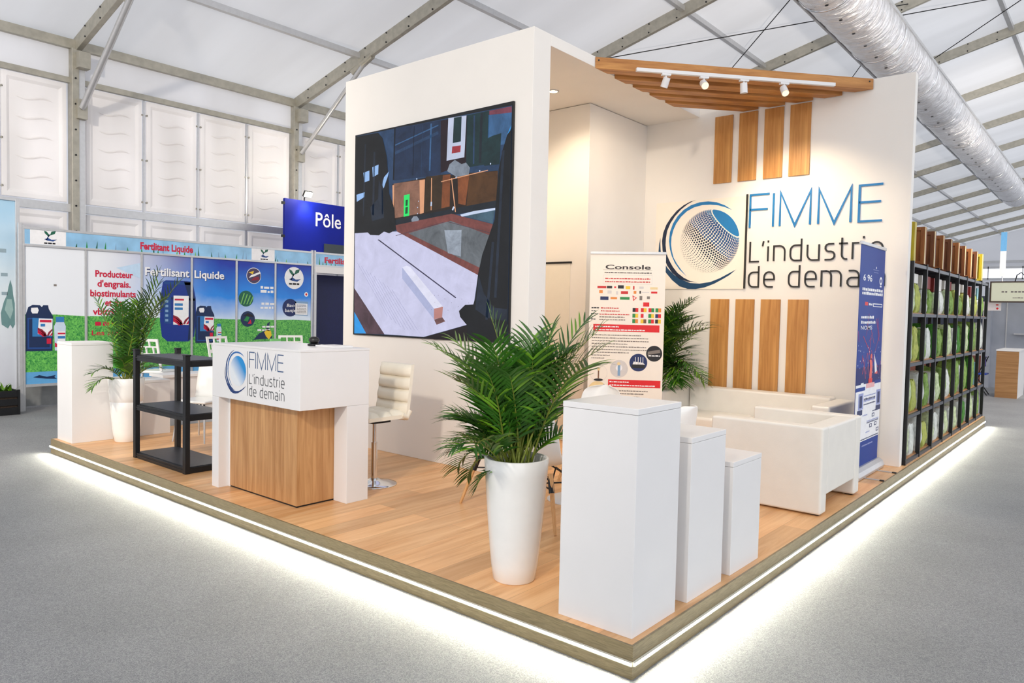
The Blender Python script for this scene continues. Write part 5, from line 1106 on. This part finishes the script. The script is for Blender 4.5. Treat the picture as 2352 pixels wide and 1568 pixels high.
light('flood_spot','SPOT',(-10.82,5.72,3.86),60,(1,.92,.8),(-11,5.72,2.9),.04,80,.9)
# grey sheeting below and behind the printed wall
b=MB(); V=[];F=[]; gg=random.Random(9); n=60
for i in range(n+1):
    for j in range(5): V.append((-11.25+gg.uniform(-.04,.04)+.03*math.sin(i*.9),.7+i*.125,.02+j*.14))
for i in range(n):
    for j in range(4): q_=i*5+j; F.append((q_,q_+1,q_+6,q_+5))
b.add(V,F,0,True); o=b.obj('ground_sheet',[M('grey_sheeting',(150,152,152),.35,noise=.3,scale=3)],origin=(-11.25,4,0)); tag(o,'crumpled grey plastic sheeting hanging below the printed fertilizer wall','sheeting')
# booth at the left picture edge
le=T('pale_booth_wall','pale blue printed booth wall with grey post at the left edge','exhibition wall',(-11.2,.0,0))
LSKY=grad('printed_pale',(-3,.6,.2,3.1,(212,212,224),(230,238,242),(168,208,234)))
a=Art((-11.2,-1.2,0),(0,1,0),(0,0,1),(1,0,0),.001); a.prism([a.P(x,z,0)-Vector((.03,0,0)) for x,z in ((-.6,.05),(2.0,.05),(2.0,3.13),(-.6,3.13))],(.03,0,0),a.mi_(WHITEP)); a.rect(-.6,.05,2.0,3.13,LSKY,1)
GHO=M('print_teal_grey',(108,146,146),.5); GHL=M('print_teal_pale',(158,188,184),.5)
fy=1.905-.0
for z,sd in ((2.35,1),(2.0,2),(1.72,3)): a.words(1.4,1.9,z,.06,M('print_lettergrey',(150,170,180),.5),3,sd)
a.poly([(1.820,1.28),(1.810,1.45),(1.850,1.62),(1.890,1.72),(1.910,1.84),(1.935,1.95),(1.960,1.84),(1.970,1.72),(1.990,1.6),(1.990,1.28),(1.960,1.22),(1.930,1.28),(1.900,1.22)],GHO,3); a.poly([(1.860,1.5),(1.890,1.66),(1.950,1.66),(1.970,1.5),(1.930,1.36)],GHL,4); a.done('printed_panel',le)
b=MB(); b.box(-11.24,.80,0,-11.17,.855,3.16); b.obj('post',[ALU],le,w=True,bevel=.003)
b=MB(); b.box(-11.24,-1.8,3.13,-11.17,.80,3.17); b.obj('top_rail',[ALU],le,w=True)
cr=T('planter_crate','black planter crate with low green leaves at the left edge','planter',(-10.75,.36,0))
b=MB(); b.box(-.2,-.3,0,.2,.3,.02)
for z in (.02,.14,.26): b.box(-.2,-.3,z,-.18,.3,z+.09); b.box(.18,-.3,z,.2,.3,z+.09); b.box(-.18,-.3,z,.18,-.28,z+.09); b.box(-.18,.28,z,.18,.3,z+.09)
for x in (-.19,.19):
    for y in (-.29,.29): b.box(x-.015,y-.015,0,x+.015,y+.015,.36)
b.obj('crate_body',[BLACKM],cr)
b=MB(); b.box(-.178,-.278,.03,.178,.278,.30); b.obj('soil',[SOIL],cr)
b=MB(); gg=random.Random(6)
for k in range(70): leaflets(b,Vector((gg.uniform(-.14,.14),gg.uniform(-.24,.24),.29)),Vector((gg.uniform(-1,1),gg.uniform(-1,1),gg.uniform(.5,1.6))),1,gg.uniform(.12,.24),.035,.15,k%2)
b.obj('foliage',[LEAF,LEAFL],cr)
# neighbour furniture seen over the counter
nt_=T('side_counter','low white counter standing on the carpet beyond the stage end','counter',(-7.62,1.75,0))
b=MB(); b.box(-.22,-.42,.07,.12,.42,.72); b.obj('body',[LAM],nt_,bevel=.003)
b=MB(); b.box(-.2,-.4,0,.1,.4,.07); b.obj('plinth_base',[GREYF],nt_)
b=MB(); b.box(-.24,-.44,.7205,.14,.44,.755); b.obj('worktop',[LAM],nt_,bevel=.002)
def bar_chair(label,loc,rz,grp='white bar chairs in the fertilizer booth'):
    t=T('bar_chair',label,'bar chair',loc,rz,grp)
    for sx in (-1,1):
        for sy in (-1,1): b=MB(); b.tube([(sx*.15,sy*.15,.66),(sx*.2,sy*.2,0)],[.016,.012],8); b.obj('leg',[ALU],t)
    b=MB(); b.box(-.2,-.19,.66,.2,.2,.70); b.obj('seat',[PLASTIC],t,bevel=.015,seg=3)
    b=MB(); y0=-.19
    def P3(x,z): return (x,y0-.10*(z-.7)/.45,z)
    bars=[(-.2,.7,-.165,1.15),(.165,.7,.2,1.15),(-.165,1.115,.165,1.15),(-.165,1.03,.165,1.05),(-.165,.9,.165,.95),(-.07,1.05,-.05,1.115),(.05,1.05,.07,1.115),(-.12,.95,-.1,1.03),(-.01,.95,.01,1.03),(.1,.95,.12,1.03)]
    for x0,z0,x1,z1 in bars: b.prism([P3(x0,z0),P3(x1,z0),P3(x1,z1),P3(x0,z1)],(0,-.02,0))
    b.obj('backrest',[PLASTIC],t)
bar_chair('white bar chair with cut-out back showing above the black rack end of the counter',(-8.92,3.0,0),math.radians(-75))
bar_chair('white bar chair with cut-out back beside the green folder, above the counter',(-8.9,4.12,0),math.radians(-110))
bar_chair('white bar chair behind the slim potted palm, in front of the printed wall',(-8.9,1.9,0),math.radians(30))
bt=T('bar_table','white bar table between the two bar chairs seen above the counter','table',(-9.0,3.52,0))
b=MB(); b.box(-.3,-.36,1.0,.3,.36,1.04); b.obj('tabletop',[LAM],bt,bevel=.003)
b=MB(); b.tube([(0,0,.02),(0,0,1.0)],.04,14); b.obj('column',[ALU],bt)
b=MB(); b.lathe([(0,.025),(.22,.015),(.24,0),(0,0)],28); b.obj('foot',[ALU],bt)
gf=T('folder','light green folder standing upright on the white bar table','folder',(-8.93,3.78,1.04))
b=MB(); b.box(-.02,-.09,.0005,.02,.09,.07); b.obj('cover',[M('folder_green',(122,196,118),.5)],gf,bevel=.002)
# ------------------------------------------------------------------ far end of the hall
ow=T('oak_counter','oak fronted counter with white side standing in the far aisle','counter',(-.29,16.5,0))
b=MB(); b.box(-.49,15.9,0,-.09,15.93,1.0); b.obj('front_panel',[wood('far_oak',(150,106,62),(180,134,86),(.8,13,13),.5)],ow,w=True)
b=MB(); b.box(-.49,15.9305,0,-.09,17.2,1.0); b.obj('body',[LAM],ow,w=True)
b=MB(); b.box(-.50,15.89,1.0005,-.08,17.21,1.03); b.obj('top',[LAM],ow,w=True)
GW=M('grey_booth_panel',(168,172,182),.45,noise=.06,scale=4)
gw=T('grey_booth','grey panelled booth behind the oak counter in the far aisle','exhibition wall',(.6,19,0))
b=MB(); b.box(-1.05,18.6,0,3.0,18.68,2.45); b.box(-1.0,18.4,0,-.92,18.6,2.0); b.obj('wall_panels',[GW],gw,w=True)
for x in (-.62,.25,1.1): b=MB(); b.box(x-.012,18.585,0,x+.012,18.6,2.45); b.obj('post',[ALU],gw,w=True)
b=MB(); b.box(-.45,18.45,1.32,1.6,18.6,1.35); b.obj('wall_shelf',[ALU],gw,w=True)
fs=T('framed_sign','cream hanging sign in a brown frame above the grey far booth','sign',(.2,17.5,2.1))
b=MB()
for e in ((-.86,2.07,1.3,2.1),(-.86,2.53,1.3,2.56),(-.86,2.1,-.83,2.53),(1.27,2.1,1.3,2.53)): b.box(e[0],17.47,e[1],e[2],17.52,e[3])
b.obj('frame',[M('frame_brown',(66,48,36),.5)],fs,w=True)
a=Art((-.83,17.48,2.1),(1,0,0),(0,0,1),(0,-1,0),.001); a.prism([a.P(x,z,0) for x,z in ((0,0),(2.1,0),(2.1,.43),(0,.43))],(0,.03,0),a.mi_(M('sign_cream',(232,234,208),.5,noise=.01)))
for i,(x,w_) in enumerate(((.2,.05),(.27,.04),(.38,.05),(.45,.05),(.52,.05),(.59,.05))): a.rect(x,.2,x+w_,.235,INKG,2)
a.words(.42,.62,.07,.02,INKG,2,4); a.done('sign_face',fs)
for x in (-.3,.1,.6): b=MB(); b.tube([(x-.08,17.5,2.56),(x-.05,17.5,2.7),(x+.03,17.5,2.76),(x+.1,17.5,2.68),(x+.1,17.5,2.56)],.012,6); b.obj('iron_ornament',[BLACKM],fs,w=True)
ss=T('small_sign','small white sign with red marks below the cream framed sign','sign',(-.8,17.6,1.88))
a=Art((-1.0,17.6,1.88),(1,0,0),(0,0,1),(0,-1,0),.001); a.prism([a.P(x,z,0) for x,z in ((0,0),(.36,0),(.36,.21),(0,.21))],(0,.03,0),a.mi_(M('sign_pinkish',(236,226,224),.5))); a.circ(.29,.05,.025,RED,2,12); a.rect(.26,.12,.31,.15,INKR,2); a.done('board',ss)
b=MB(); b.box(-.99,17.62,0,-.95,17.66,1.879); b.obj('stand_pole',[ALU],ss,w=True)
hb=T('pennant_pole','slim white and blue pennant on a pole rising above the far booths','banner',(-1.47,25,0))
b=MB(); b.box(-1.55,24.99,3.05,-1.39,25.01,3.85,0); b.box(-1.55,24.99,3.85,-1.39,25.01,4.45,1); b.obj('cloth',[WHITEP,M('pennant_blue',(110,176,226),.5)],hb,w=True)
b=MB(); b.tube([(-1.47,25.03,.02),(-1.47,25.03,4.47)],.02,8); b.lathe([(0,.02),(.2,.015),(.22,0),(0,0)],20,(-1.47,25.03,0)); b.obj('pole',[ALU],hb,w=True)
db=T('dark_booth','dark booth with blue and white shelves behind the far end of the shelving','exhibition wall',(-1.6,20.5,0))
b=MB(); b.box(-3.4,20.5,0,-1.1,20.6,2.3,0); b.obj('wall_panels',[M('booth_dark',(60,66,84),.5,noise=.3,scale=2)],db,w=True)
b=MB(); b.box(-3.4,20.2,1.2,-1.1,20.5,1.24); b.box(-3.4,20.2,.7,-1.1,20.5,.74); b.obj('shelf',[LAM],db,w=True)
b=MB(); b.box(-3.4,20.15,0,-1.1,20.2,.7); b.obj('red_front',[M('booth_terracotta',(150,92,76),.6)],db,w=True)
fc=T('folding_chair','small chair with blue cushion beside the oak counter in the far aisle','chair',(-.86,16.3,0))
b=MB()
for s_ in (-.16,.16): b.tube([(-.2,s_,0),(.02,s_,.45),(.16,s_,.85)],.011,6); b.tube([(.2,s_,0),(-.1,s_,.45)],.011,6)
b.obj('frame',[BLACKM],fc)
b=MB(); b.box(-.2,-.18,.45,.18,.18,.48); b.obj('seat',[BL2],fc,bevel=.01)
b=MB(); b.box(.08,-.18,.62,.12,.18,.85); b.obj('backrest',[M('chair_violet',(92,70,168),.6)],fc,bevel=.01)
